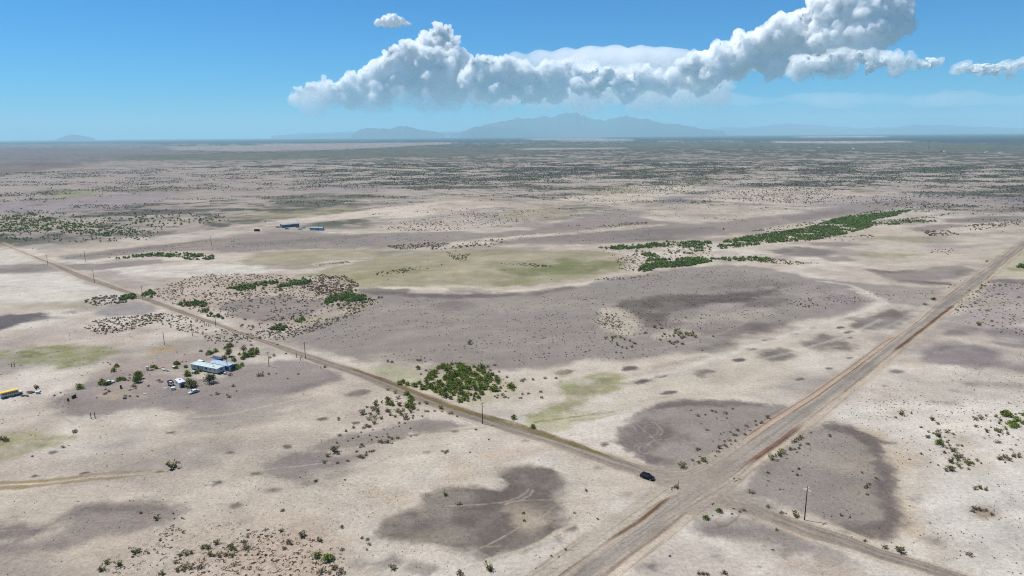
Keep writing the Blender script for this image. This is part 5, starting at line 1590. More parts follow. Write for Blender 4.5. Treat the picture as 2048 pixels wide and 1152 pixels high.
# --- farm yard
ZY = (180, 700, 8.533)
for a in conv([(450, 290, 1.5), (400, 370, 1.7), (210, 590, 2.2), (270, 600, 1.8), (530, 510, 1.5), (585, 515, 1.3), (470, 530, 1.2)], *ZY):
    plant("green", a[0], a[1], a[2], "dark rounded bush on the open yard away from the mobile home", "dark bushes on the open yard")
plant("green", 161, 777, 1.9, "wide dark bush alone in the yard between the bus and the wrecks")
plant("dry", 109, 792, .8, "small dark bush near the three rusty drums, the lower one")
plant("dry", 121, 786, .6, "tiny dark bush near the three rusty drums, the upper one")
for a in conv([(1470, 245, 1.5), (1500, 250, 1.4), (1475, 315, 1.3), (1130, 320, 1.2), (1670, 440, 2.0), (1640, 445, 1.5), (1810, 405, 1.5), (1640, 300, 1.2), (1870, 370, 1.3), (1060, 300, 1.2), (1110, 290, 1.1)], *ZY):
    plant("green", a[0], a[1], a[2] * 1.0, "dark bush close around the white mobile home and its scrap", "dark bushes round the mobile home")
for a in conv([(680, 485, .8), (675, 430, .7), (655, 530, .8), (740, 625, 1.5), (780, 630, 1.2), (1000, 620, .9), (260, 755, 1.3), (330, 715, 1.2), (265, 680, .8), (600, 790, 1.2), (685, 690, .8), (1170, 525, 1.2), (120, 820, .7), (810, 800, .8), (685, 795, .8), (520, 355, .5), (340, 250, .8), (300, 220, .7), (220, 225, .7), (1640, 205, .7), (1890, 25, 1.0), (1485, 40, .7), (1580, 208, .7)], *ZY):
    plant("dry", a[0], a[1], a[2] * .9, "dry scraggly shrub in the farm yard among the scrap", "dry shrubs in the farm yard")
ZH = (340, 680, 9.6)
for a in conv([(740, 280, 1.7), (870, 230, 1.6), (800, 260, 1.3), (1120, 140, 1.6), (1170, 130, 1.5), (1060, 170, 1.2), (1640, 280, 1.8), (1560, 320, 2.0), (1460, 330, 2.0), (1660, 235, 1.5), (1560, 235, 1.5), (1400, 370, 1.6), (1290, 540, 1.8), (1250, 570, 1.6), (1380, 500, 1.2), (1040, 360, 1.5), (1230, 400, 1.5), (1330, 285, 1.0)], *ZH):
    plant("green", a[0], a[1], a[2] * 1.1, "dark bush in the hedge like group behind the blue house", "bushes behind the blue house")
for a in conv([(595, 225, 1), (840, 325, .9), (1155, 685, 1.2), (1225, 890, 1.2), (1275, 985, .6), (915, 1040, 1.3), (795, 1065, .6), (1100, 1058, .8), (1140, 1100, 1.1), (1560, 105, 1), (1600, 160, 1), (1670, 165, 1), (1540, 30, .8), (1290, 50, 1), (1710, 690, 1.4)], *ZH):
    plant("dry", a[0], a[1], a[2], "low dark shrub on the bare yard between mobile home and side road", "low shrubs by the side road")
for x, y, s in [(523, 752, 1.5), (537, 749, .9), (552, 748, .6), (596, 749, .8), (575, 758, .8), (651, 735, 1.1), (505, 700, 1.4), (495, 712, 1.2), (548, 712, 1.2), (540, 716, 1), (555, 690, .8), (572, 708, .8), (526, 745, .6), (489, 640, 1.3)]:
    plant("dry", x, y, s, "shrub on the bare slope where the yard meets the side road", "shrubs where the yard meets the road")
print("plants", N_KIND)


# --- everything further off that nobody could count
def merged(name, templates, XY, sizes, m, seed, zs=1.0):
    """All these plants as one mesh, each turned and scaled by itself."""
    r = np.random.default_rng(seed)
    vs, fs, ts, n0 = [], [], [], 0
    pick = r.integers(len(templates), size=len(XY))
    for k, (v, f, t) in enumerate(templates):
        I = np.where(pick == k)[0]
        if not len(I):
            continue
        a = r.uniform(0, 6.28, len(I))
        s = sizes[I][:, None]
        x = (v[:, 0] * np.cos(a)[:, None] - v[:, 1] * np.sin(a)[:, None]) * s + XY[I, 0][:, None]
        y = (v[:, 0] * np.sin(a)[:, None] + v[:, 1] * np.cos(a)[:, None]) * s + XY[I, 1][:, None]
        z = v[None, :, 2] * s * (zs * r.uniform(.8, 1.2, len(I)))[:, None]
        vs.append(np.stack([x, y, z], -1).reshape(-1, 3))
        fs.append((f[None] + (np.arange(len(I)) * len(v))[:, None, None]).reshape(-1, 4) + n0)
        lum = r.uniform(.55, 1.5, len(I))
        hue = r.uniform(.88, 1.12, len(I))
        tt = t[None] * lum[:, None, None]
        tt = np.repeat(tt, 1, 0)
        tt[:, :, 0] *= hue[:, None]
        tt[:, :, 1] *= r.uniform(.86, 1.10, len(I))[:, None]
        ts.append(tt.reshape(-1, 3))
        n0 += len(I) * len(v)
    v, f, t = np.vstack(vs), np.vstack(fs), np.vstack(ts)
    me = raw_mesh(name, v, f, np.full(len(f), 4))
    point_colour(me, "tint", t)
    return tag(link_mesh(name, me, m), kind="stuff")


T_DRY = [bush_data(prng, 1, .75, 7, 24, .27, "round", .25) for _ in range(5)]
T_GREEN = [bush_data(prng, 1, 1.0, 9, 64, .19) for _ in range(5)]
T_TUFT = [tuft_data(prng, 1, a, .35, 14) for a in (3.5, 5, 6.3)]


def scatter(lst, seed, wl=22, thr=-.25):
    r = np.random.default_rng(seed)
    xs, ss = [], []
    for pg, n, a, b in lst:
        q = sample(pg, n, r)
        # clumped: keep where the ground noise is high
        k = fbm(q[:, 0] / wl, q[:, 1] / wl, seed, 3) + r.uniform(-.5, .5, len(q))
        q = q[k > thr]
        xs.append(q)
        ss.append(r.uniform(a, b, len(q)))
    return np.vstack(xs), np.concatenate(ss)


XY, SZ = scatter([
    ([(600, 670), (700, 600), (840, 595), (1000, 600), (1200, 580), (1320, 545), (1450, 535), (1620, 560), (1740, 600), (1500, 660), (1300, 715), (1000, 735), (760, 720)], 2600, .3, .75),
    ([(290, 588), (340, 560), (420, 548), (540, 548), (640, 565), (690, 582), (720, 600), (690, 615), (640, 640), (560, 662), (500, 662), (420, 632), (350, 610)], 2600, .5, 1.2),
    ([(400, 650), (500, 665), (600, 650), (720, 610), (720, 625), (640, 660), (570, 680), (480, 680)], 500, .5, 1.1),
    ([(620, 548), (690, 552), (720, 570), (690, 590), (640, 590), (600, 575)], 700, .7, 1.4),
    ([(680, 588), (750, 592), (760, 605), (700, 625), (660, 615)], 250, .6, 1.2),
    ([(160, 655), (190, 640), (280, 630), (330, 625), (300, 650), (240, 665), (200, 670)], 380, .6, 1.2),
    ([(160, 602), (200, 592), (250, 590), (285, 595), (250, 606), (190, 612)], 200, .7, 1.5),
    ([(330, 625), (420, 645), (480, 680), (440, 690), (380, 670), (300, 640)], 300, .5, 1.2),
    ([(1180, 640), (1230, 625), (1250, 645), (1240, 662), (1200, 655)], 110, .5, 1.0),
    ([(1185, 620), (1300, 600), (1330, 660), (1250, 680)], 130, .4, .9),
    ([(1900, 640), (1925, 585), (1975, 563), (2060, 565), (2060, 670), (1960, 665)], 420, .4, 1.0),
    ([(1500, 640), (1700, 585), (1880, 580), (1860, 600), (1740, 600)], 200, .4, .8),
    ([(1560, 600), (1620, 595), (1640, 610), (1590, 620)], 70, .6, 1.1),
    ([(110, 517), (420, 480), (700, 468), (1000, 470), (1300, 445), (1300, 480), (1000, 488), (700, 500), (400, 502)], 900, .5, 1.0),
    ([(760, 448), (860, 435), (960, 425), (1060, 430), (1060, 445), (900, 462), (780, 462)], 800, .7, 1.5),
    ([(770, 492), (850, 485), (900, 486), (880, 494), (800, 500)], 260, .8, 1.5),
    ([(890, 504), (940, 508), (930, 522), (905, 520)], 130, .7, 1.3),
    ([(960, 486), (1000, 478), (1020, 482), (980, 494), (920, 492)], 100, .8, 1.5),
    ([(1180, 452), (1260, 445), (1300, 444), (1290, 448), (1220, 455)], 130, .9, 1.6),
    ([(990, 525), (1060, 527), (1106, 532), (1100, 536), (1040, 531), (990, 528)], 120, .7, 1.3),
    ([(740, 548), (800, 538), (880, 528), (895, 530), (820, 545), (760, 552)], 120, .7, 1.4),
    ([(615, 530), (700, 523), (700, 526), (630, 533)], 70, .5, 1.1),
    ([(1180, 558), (1300, 548), (1310, 552), (1220, 562)], 80, .7, 1.3),
    ([(1230, 520), (1290, 500), (1310, 530), (1290, 545), (1240, 540)], 220, .8, 1.5),
    ([(1500, 462), (1660, 438), (1780, 415), (1790, 420), (1680, 445), (1540, 466)], 340, 1.0, 1.8),
    ([(1780, 420), (1880, 406), (1960, 412), (1940, 420), (1850, 425)], 420, 1.0, 2.0),
    ([(1690, 447), (1820, 436), (1890, 428), (1890, 432), (1820, 446), (1700, 455)], 340, 1.0, 1.9),
    ([(1840, 462), (1900, 462), (1920, 470), (1860, 472)], 160, 1.0, 1.9),
    ([(1930, 452), (1990, 444), (2040, 440), (2040, 450), (1960, 460)], 190, 1.0, 1.9),
    ([(1640, 475), (1740, 470), (1760, 480), (1690, 484)], 100, .8, 1.5),
    ([(1500, 515), (1600, 520), (1640, 527), (1580, 530), (1510, 524)], 160, .8, 1.5),
    ([(1870, 490), (1910, 498), (1900, 510), (1860, 506)], 40, .8, 1.4),
    ([(800, 500), (1300, 440), (1900, 400), (2048, 420), (2048, 480), (1500, 560), (1300, 720), (700, 720)], 500, .4, .8),
    ([(0, 560), (260, 600), (640, 740), (660, 800), (0, 1000)], 520, .22, .5),
    ([(0, 1000), (640, 800), (1250, 960), (1060, 1152), (0, 1152)], 900, .12, .33),
    ([(1500, 960), (1700, 780), (2048, 700), (2048, 1152), (1700, 1100)], 1100, .15, .42),
    ([(1680, 800), (1800, 790), (2048, 800), (2048, 930), (1800, 930)], 420, .2, .5),
    ([(1440, 494), (1560, 468), (1700, 440), (1800, 424), (1740, 455), (1620, 482)], 420, .8, 1.5),
    ([(1200, 498), (1420, 483), (1430, 523), (1280, 544)], 420, .7, 1.4),
    ([(860, 780), (850, 757), (900, 727), (985, 748), (1003, 770), (935, 808)], 40, .5, 1.0),
    ([(700, 400), (1100, 380), (1500, 400), (1900, 390), (2048, 400), (1500, 440), (900, 440)], 700, .8, 1.5),
], 50)
sm = np.array(SMALL)
XY, SZ = np.vstack([XY, sm[:, :2]]), np.concatenate([SZ * .8, sm[:, 2]])
merged("desert_scrub", T_DRY, XY, SZ, M_DRY, 51, .8)
XY, SZ = scatter([([(430, 1152), (460, 1080), (540, 1050), (680, 1040), (720, 1090), (690, 1152)], 900, .15, .42), ([(180, 1150), (300, 1060), (480, 1040), (520, 1060), (420, 1150)], 480, .15, .45), ([(600, 1060), (560, 985), (760, 960), (760, 1030), (700, 1060)], 120, .15, .35)], 60)
merged("dry_grass", T_TUFT, XY, SZ, M_TUFT, 61)
XY, SZ = scatter([
    ([(1435, 493), (1445, 484), (1500, 472), (1560, 464), (1620, 454), (1665, 440), (1700, 433), (1730, 430), (1790, 423), (1825, 420), (1795, 431), (1745, 441), (1740, 455), (1690, 469), (1620, 482), (1540, 486), (1475, 496), (1440, 498)], 7000, .8, 1.9),
    ([(1730, 445), (1800, 442), (1880, 440), (1870, 444), (1800, 449), (1740, 452)], 420, .8, 1.7),
    ([(1195, 496), (1260, 490), (1330, 484), (1420, 483), (1425, 489), (1370, 496), (1290, 496), (1240, 500)], 1000, .8, 1.8),
    ([(1265, 503), (1300, 503), (1320, 515), (1305, 518)], 90, 1.2, 2.0),
    ([(1275, 542), (1300, 516), (1345, 520), (1400, 515), (1425, 523), (1370, 534), (1310, 536), (1300, 544)], 1500, .8, 1.8),
    ([(1415, 518), (1480, 514), (1550, 517), (1545, 523), (1470, 523)], 150, 1.0, 1.8),
    ([(1330, 498), (1400, 492), (1430, 496), (1390, 508), (1340, 508)], 90, 1.0, 1.8),
    ([(450, 578), (500, 570), (560, 561), (620, 562), (625, 570), (580, 572), (520, 580), (480, 582)], 800, .7, 1.7),
    ([(650, 606), (662, 590), (690, 586), (735, 594), (730, 600), (690, 606), (665, 613)], 700, .7, 1.7),
    ([(215, 516), (300, 508), (370, 505), (430, 512), (425, 520), (380, 520), (310, 513), (230, 519)], 420, .8, 1.7),
    ([(283, 592), (300, 582), (312, 590), (305, 598)], 60, 1.0, 1.9),
    ([(352, 612), (372, 603), (418, 606), (410, 614), (375, 618)], 90, 1.0, 1.9),
    ([(400, 622), (420, 618), (450, 640), (420, 636)], 40, 1.0, 1.6),
    ([(530, 660), (560, 648), (580, 650), (570, 662)], 60, .9, 1.6),
    ([(585, 645), (605, 636), (610, 642), (592, 650)], 40, .9, 1.6),
    ([(232, 600), (262, 588), (275, 595), (250, 604)], 60, 1.0, 1.8),
    ([(0, 436), (60, 426), (120, 440), (200, 448), (290, 462), (280, 468), (200, 474), (120, 466), (0, 464)], 1500, .8, 1.8),
    ([(-40, 424), (80, 420), (220, 436), (330, 455), (300, 480), (160, 486), (-40, 478)], 1200, .7, 1.5),
    ([(180, 440), (320, 430), (440, 425), (460, 440), (380, 452), (300, 456)], 260, 1.0, 2.0),
    ([(430, 584), (480, 566), (560, 556), (640, 558), (650, 576), (560, 586), (480, 590)], 70, .9, 1.6),
    ([(640, 612), (655, 584), (700, 580), (770, 596), (720, 612)], 80, .9, 1.6),
    ([(840, 500), (1000, 478), (1020, 484), (900, 500)], 50, .9, 1.5),
    ([(2030, 535), (2048, 525), (2080, 525), (2080, 540)], 60, 1.2, 2.0),
], 70, 13, -.12)
merged("thicket", T_GREEN, XY, SZ, leaf_material("thicket_leaves", (.092, .140, .036), .75, .25), 71)


def far_plain(n, seed):
    """Low scrub of the wide plain: thick where the soil carries scrub, thin on the bare strips."""
    r = np.random.default_rng(seed)
    az = r.uniform(math.radians(-39), math.radians(39), n)
    d = np.sqrt(r.uniform(850 ** 2, 2900 ** 2, n))
    X, Y = d * np.sin(az), d * np.cos(az)
    scr = fbm(X / 150, Y / 90, 8, 4) * .65 + fbm(X / 45, Y / 30, 9, 3) * .55
    px, py = to_px(X, Y)
    veg = .35 + .3 * sstep(500, 900, px)
    k = scr + (veg - .3) * .8 + r.uniform(-.35, .35, n) - .6 * (1 - sstep(1050, 1300, d))
    k = k > .27
    return np.stack([X, Y], 1)[k], (r.uniform(.6, 1.5, n) * (1 + .25 * (d > 1600)))[k]


XY, SZ = far_plain(85000, 80)
merged("desert_scrub", [bush_data(prng, 1, .9, 5, 12, .40, "round") for _ in range(4)], XY, SZ, leaf_material("far_scrub_leaves", (.095, .103, .062)), 81)


# ------------------------------------------------------------------ things people made
WOOD = mat("weathered_wood", (.030, .024, .020), .9, 0, .1, .3, 2)
GREYWOOD = mat("grey_wood", (.20, .18, .16), .9, 0, .1, .3, 2)
PORC = mat("insulator_porcelain", (.75, .76, .76), .3)
STEEL = mat("galvanised_steel", (.55, .56, .58), .45, .6)
RUST = mat("rust", (.10, .048, .03), .9, 0, .1, .4, 3)
BLACKP = mat("black_paint", (.004, .004, .004), .16, 0, .25)
GLASS = mat("dark_glass", (.012, .014, .018), .05, 0, .6)
TYRE = mat("tyre_rubber", (.018, .018, .018), .85)
CHROME = mat("rim_metal", (.45, .45, .46), .3, .8)
REDL = mat("tail_lamp", (.35, .01, .01), .2)
CLEARL = mat("lamp_glass", (.75, .76, .78), .1)
WHITEP = mat("white_paint", (.58, .59, .58), .35, 0, .4, .12, 1.5)
SILVER = mat("silver_paint", (.46, .48, .50), .3, .3)
BLUEP = mat("blue_paint", (.05, .13, .24), .5, 0, .3, .15, 1.5)
NAVY = mat("navy_paint", (.022, .045, .10), .5)
YELLOW = mat("yellow_paint", (.62, .40, .03), .45, 0, .3, .12, 1)
BUSW = mat("bus_white_paint", (.40, .39, .36), .5)
ROOFW = mat("pale_metal_roof", (.36, .43, .42), .5, 0, .3, .2, .8)
ROOFB = mat("blue_white_metal_roof", (.26, .34, .42), .5, 0, .3, .25, .6)
SIDING = mat("white_siding", (.44, .46, .44), .7, 0, .2, .1, 1)
DKMATT = mat("matt_dark", (.03, .028, .026), .9)  # plain matt dark; also holds the shade beneath the mobile home
BLUEWALL = mat("blue_wall", (.05, .15, .30), .6, 0, .2, .12, 1)
FARBLUE = mat("slate_blue_wall", (.10, .14, .19), .6, 0, .2, .15, .5)
FARROOF = mat("slate_blue_roof", (.20, .25, .31), .6, 0, .2, .15, .5)
PALEB = mat("pale_blue_wall", (.28, .40, .52), .6, 0, .2, .15, .5)
DKWALL = mat("dark_wall", (.03, .03, .045), .8)
SHEDR = mat("lavender_white_roof", (.44, .44, .50), .6, 0, .2, .15, 1)
TEAL = mat("pale_teal", (.34, .48, .46), .6)


def pole(x, y, hgt, label, arms=1, arm_yaw=0.0, white=False):
    root = empty("utility_pole", P(x, y))
    tag(root, label, "utility pole", "wooden utility poles")
    MB().tube((0, 0, -.3), (0, 0, hgt), .17, .11, 10).build("pole", WOOD, root, True)
    for k in range(arms):
        a = arm_yaw + k * math.pi / 2
        z = hgt - .55 - .55 * k
        ca, sa = math.cos(a), math.sin(a)
        am = MB().box(-.15 * sa * 0, 0, z, 2.5, .10, .12, a).build("crossarm", GREYWOOD if not white else mat("pale_crossarm", (.6, .6, .58), .7), root)
        for q in (-1.1, -.45, .45, 1.1):
            MB().tube((q * ca, q * sa, z + .06), (q * ca, q * sa, z + .30), .055, .045, 6).build("insulator", PORC, am)
        MB().tube((.9 * ca, .9 * sa, z - .05), (.1 * ca, .1 * sa, z - .7), .025, .025, 4).build("brace", STEEL, root)
        MB().tube((-.9 * ca, -.9 * sa, z - .05), (-.1 * ca, -.1 * sa, z - .7), .025, .025, 4).build("brace", STEEL, root)
    return root


AY = math.radians(45)
pole(1609, 1040, 10.6, "tall dark utility pole with pale crossarms by the lower side track", 2, math.radians(40), True)
pole(965, 848, 9.0, "utility pole standing on the side road's verge just below the green grove", 1, AY)
pole(611, 718, 9.0, "utility pole at the farm turn off with three short posts beside it", 1, AY)
pole(432, 655, 8.0, "utility pole on the verge beside the group of four short posts", 1, AY)
pole(385, 672, 7.3, "lone thin utility pole on bare ground between farm and side road", 0)
pole(329, 690, 7.3, "lone thin utility pole rising above the white mobile home's scrap heap", 0)
pole(286, 600, 10.0, "utility pole on the side road next to the small green bush clump", 1, AY)
pole(189, 566, 10.2, "utility pole on the side road just past the grey crossing", 1, AY)
pole(96, 532, 10.2, "utility pole at the grey crossing, on the pale flat side", 1, AY)
pole(171, 523, 10.2, "utility pole on the faint track beside a small dark bush", 1, 0)
pole(423, 492, 10.8, "utility pole alone on the grey flat beyond the meadow's dark bushes", 1, 0)
pole(638, 464, 10.7, "utility pole in front of the pale blue far trailer", 1, 0)
pole(538, 733, 7.7, "utility pole on the bare yard with a dark shrub at its foot", 1, AY)
pole(455.6, 742, 8.2, "utility pole rising in front of the blue house", 0)

# radio mast on the far plain
root = empty("radio_mast", P(1857, 300))
tag(root, "tall thin lattice radio mast far out on the plain", "radio mast")
mm = MB()
for k in range(3):
    t = k * 2.0944
    mm.tube((.9 * math.cos(t), .9 * math.sin(t), 0), (.5 * math.cos(t), .5 * math.sin(t), 62), .28, .2, 5)
for z in range(0, 62, 3):
    for k in range(3):
        t, u = k * 2.0944, (k + 1) * 2.0944
        mm.tube((.85 * math.cos(t), .85 * math.sin(t), z), (.8 * math.cos(u), .8 * math.sin(u), z + 3), .12, .12, 4)
mm.build("mast", mat("mast_paint", (.05, .05, .055), .8), root)
MB().tube((0, 0, 62), (0, 0, 66), .15, .05, 6).build("antenna", STEEL, root)


def post(x, y, hgt, label, group=None, r=.09):
    root = empty("fence_post", P(x, y))
    tag(root, label, "post", group)
    MB().tube((0, 0, -.1), (0, 0, hgt), r * 1.15, r, 8).build("shaft", WOOD, root, True)
    MB().tube((0, 0, hgt), (0, 0, hgt + .06), r * 1.2, r * .6, 8).build("cap", GREYWOOD, root, True)
    return root


for x, y in ((487, 676), (495.5, 681)):
    post(x, y, 2.1, "thick gate post of the pair on the side road near the mobile home", "gate post pair near the mobile home", .16)
post(593, 715, 2.6, "tallest short post by the farm turn off, apart from the other two", None, .13)
for x, y in ((601, 721), (604, 718.5)):
    post(x, y, 2.0, "short post of the close pair beside the turn off utility pole", "close post pair at the turn off", .13)
for x, y in ((413, 652), (417, 653), (420.5, 653), (409, 651)):
    post(x, y, 1.8, "short post of the group of four beside the side road", "four short posts by the side road", .14)
for x, y in ((182.5, 838), (190.5, 837)):
    post(x, y, 2.7, "tall leaning post of the pair on pale sand below the yard", "post pair below the yard", .13)
for x, y in ((23.5, 734), (29, 733)):
    post(x, y, 2.1, "post of the pair below the green grass patch at the picture's edge", "post pair below the grass patch", .14)
post(1357, 977, 2.9, "thin sign post beside the corner bush at the junction", None, .07)
post(1389.5, 931, 1.5, "short white topped marker post by the tall bush at the junction", None, .06)
post(961, 801, 1.6, "short post at the lower edge of the green grove")
post(641, 737, 1.2, "stub post on the bare yard near the side road")


def drum(x, y, label, m, r=.32, h=.95, group="rusty drums in the yard"):
    root = empty("oil_drum", P(x, y))
    tag(root, label, "drum", group)
    b = MB()
    b.tube((0, 0, 0), (0, 0, h), r, r, 14)
    for z in (.02, h / 3, 2 * h / 3, h - .05):
        b.tube((0, 0, z), (0, 0, z + .035), r * 1.05, r * 1.05, 14)
    b.build("barrel", m, root)
    MB().tube((r * .5, 0, h + .001), (r * .5, 0, h + .03), .05, .05, 8).build("bung", STEEL, root)


drum(146, 797, "middle drum of three dark rusty drums in a row on the yard", RUST, .45, 1.4)
drum(150.5, 795, "upper drum of three dark rusty drums in a row on the yard", RUST, .45, 1.4)
drum(136.5, 802, "lowest of three dark drums, standing in dead brush on the yard", RUST, .4, 1.2)
drum(242, 777, "single dark drum standing upright between the wreck and the shed", RUST, .4, 1.6, None)
drum(76, 787, "pale teal tank beside the little red brown tree near the bus", TEAL, .9, 1.1, None)


# ---- vehicles: heading +X, origin on the ground under the middle
def ring8(x, hw, z0, z1, ch=.12):
    c = min(ch, hw * .4, (z1 - z0) * .4)
    return [(x, -hw + c, z0), (x, hw - c, z0), (x, hw, z0 + c), (x, hw, z1 - c), (x, hw - c, z1), (x, -hw + c, z1), (x, -hw, z1 - c), (x, -hw, z0 + c)]


def quad_on(b, p00, p10, p11, p01, u0, u1, v0, v1, off=.008):
    """A pane on the face p00 p10 p11 p01, standing proud of it."""
    p00, p10, p11, p01 = map(Vector, (p00, p10, p11, p01))

    def at(u, v):
        return (p00 * (1 - u) + p10 * u) * (1 - v) + (p01 * (1 - u) + p11 * u) * v
    n = (p10 - p00).cross(p01 - p00).normalized() * off
    f = [at(u0, v0), at(u1, v0), at(u1, v1), at(u0, v1)]
    b.add([q + n for q in f] + [q - n * .5 for q in f], [(0, 1, 2, 3), (7, 6, 5, 4), (0, 4, 5, 1), (1, 5, 6, 2), (2, 6, 7, 3), (3, 7, 4, 0)])


def car(name, loc, rz, paint, L=4.6, W=1.88, deck=1.0, top=1.72, cab=(-2.1, -1.75, .55, 1.25), nose=.82, label="", cat="car", bed=False, roof_paint=None, group=None):
    """cab: rear foot, rear top, front top, front foot of the glasshouse along the car."""
    root = empty(name, loc, rz)
    tag(root, label, cat, group)
    hw = W / 2
    h = L / 2
    b = MB()
    bd = .72 if bed else deck
    x_bed = cab[0]
    st = [(-h, hw * .86, .42, bd - .10), (-h + .12, hw * .96, .34, bd)]
    if bed:
        st += [(x_bed - .02, hw, .32, bd), (x_bed, hw, .32, deck)]
    st += [(cab[0] + .3, hw, .32, deck), (cab[3] - .2, hw, .32, deck), (cab[3] + .1, hw * .99, .32, deck - .02), (h - .35, hw * .95, .32, nose + .04), (h - .06, hw * .88, .36, nose - .06), (h, hw * .82, .42, nose - .2)]
    b.loft([ring8(*q) for q in st])
    if bed:
        b.box((-h + x_bed) / 2, hw - .05, (bd + deck) / 2, x_bed + h - .04, .08, deck - bd)
        b.box((-h + x_bed) / 2, -hw + .05, (bd + deck) / 2, x_bed + h - .04, .08, deck - bd)
        b.box(-h + .05, 0, (bd + deck) / 2, .08, W - .12, deck - bd)
    b.build("body", paint, root)
    # glasshouse
    hi = hw * .80
    z0, z1 = deck - .01, top
    lo = [(cab[0], -hw * .95, z0), (cab[3], -hw * .95, z0), (cab[3], hw * .95, z0), (cab[0], hw * .95, z0)]
    up = [(cab[1], -hi, z1 - .06), (cab[2], -hi, z1 - .06), (cab[2], hi, z1 - .06), (cab[1], hi, z1 - .06)]
    cp = [(cab[1] + .15, -hi + .12, z1), (cab[2] - .15, -hi + .12, z1), (cab[2] - .15, hi - .12, z1), (cab[1] + .15, hi - .12, z1)]
    c = MB().loft([lo, up, cp]).build("cabin", roof_paint or paint, root)
    g = MB()
    quad_on(g, lo[1], lo[2], up[2], up[1], .06, .94, .12, .9)
    g.build("windshield", GLASS, c)
    g = MB()
    quad_on(g, lo[3], lo[0], up[0], up[3], .08, .92, .2, .88)
    g.build("rear_window", GLASS, c)
    for a, d, a2, d2 in ((0, 1, 0, 1), (2, 3, 2, 3)):
        for u0, u1 in ((.05, .34), (.37, .63), (.66, .93)) if cab[2] - cab[1] > 1.6 else ((.1, .88),):
            g = MB()
            quad_on(g, lo[a], lo[d], up[d], up[a], u0, u1, .15, .88)
            g.build("side_window", GLASS, c)
    for sx in (-1, 1):
        for xx in (-h + L * .19, h - L * .185):
            w = MB().tube((xx, sx * (hw - .2), .34), (xx, sx * (hw + .012), .34), .345, .345, 16).build("wheel", TYRE, root)
            MB().tube((xx, sx * (hw + .01), .34), (xx, sx * (hw + .025), .34), .21, .19, 12).build("rim", CHROME, w)
        MB().box(h - .06, sx * hw * .62, nose - .16, .09, .32, .13).build("headlight", CLEARL, root)
        MB().box(-h + .02, sx * hw * .74, bd - .22, .07, .18, .22).build("taillight", REDL, root)
        MB().box(cab[3] - .25, sx * (hw + .07), deck + .08, .12, .16, .14).build("mirror", paint, root)
    return root


p = (P(1281, 955) + P(1308, 962)) / 2
car("parked_suv", (p[0] + .1, p[1] + .5, 0), math.radians(-37), BLACKP, 4.75, 1.92, 1.05, 1.74, (-2.25, -1.95, .45, 1.2), .95, "glossy black suv parked on the side road's verge near the junction", "suv")
p = P(387.6, 785.5)
car("parked_sedan", p, yaw((398, 783), (377, 788)) + .25, SILVER, 4.7, 1.85, .85, 1.42, (-1.7, -1.05, .45, 1.25), .75, "silver sedan parked in the open below the yellow green yard tree", "car", False, WHITEP)
p = P(403.5, 728.5)
car("parked_van", p, math.radians(-27), WHITEP, 5.3, 1.95, 1.15, 2.0, (-2.5, -2.35, .9, 1.7), 1.05, "white van showing over the white mobile home's roof, behind it", "van")
p = P(219, 767)
car("abandoned_car", p, math.radians(50), WHITEP, 4.4, 1.8, .9, 1.5, (-2.0, -1.6, .3, 1.0), .8, "white wrecked car half hidden among dark bushes in the yard", "car")
p = P(600, 459.5)
car("pickup_truck", p, math.radians(-20), WHITEP, 6.2, 2.1, 1.25, 2.2, (-.3, -.1, 1.2, 1.8), 1.15, "white pickup parked between the two far trailers", "pickup", True)
p = P(606.5, 456.5)
car("pickup_truck", p, math.radians(30), SILVER, 6.2, 2.1, 1.25, 2.2, (-.3, -.1, 1.2, 1.8), 1.15, "grey pickup close beside the pale blue far trailer's end", "pickup", True)
p = P(574.5, 458.6)
car("parked_car", p, math.radians(-5), BLUEP, 5.4, 2.0, 1.1, 1.9, (-2.2, -1.9, .6, 1.3), 1.0, "blue car parked in front of the long slate blue far house", "car", False, PALEB)
p = P(595.5, 455)
car("parked_car", p, math.radians(35), NAVY, 5.0, 1.9, 1.0, 1.6, (-1.9, -1.4, .5, 1.3), .9, "dark car with white bonnet at the end of the slate blue far house", "car", False, NAVY)
p = P(556, 455.2)
car("parked_car", p, math.radians(10), RUST, 4.8, 1.9, .95, 1.5, (-1.9, -1.4, .4, 1.2), .85, "brownish car parked alone beyond the slate blue far house's open end", "car")

# ---- school bus
a, b_ = P(1, 797.5), P(45, 787)
ctr = (a + b_) / 2
bl = float(np.linalg.norm(b_ - a))
bus = empty("school_bus", ctr, math.atan2(b_[1] - a[1], b_[0] - a[0]))
tag(bus, "old bus with bright yellow roof and white hood at the picture's edge", "bus")
hw = 1.2
x0, x1 = -bl / 2, bl / 2 - 1.5
MB().loft([ring8(x0, hw, .45, 2.35, .1), ring8(x1, hw, .45, 2.35, .1)]).build("body", BUSW, bus)
rf = MB()
rf.loft([[(x, -hw - .03, 2.351), (x, hw + .03, 2.351), (x, hw - .05, 2.62), (x, hw * .55, 2.85), (x, -hw * .55, 2.85), (x, -hw + .05, 2.62)] for x in (x0 - .02, x1 + .02)])
rf.build("roof", YELLOW, bus)
MB().loft([ring8(x1 + .001, 1.0, .5, 1.5, .15), ring8(x1 + 1.1, .95, .5, 1.42, .15), ring8(x1 + 1.5, .85, .55, 1.2, .15)]).build("hood", WHITEP, bus)
MB().box(0 - .75, 0, .72, bl - 1.6, 2 * hw + .03, .12).build("side_rail", DKMATT, bus)
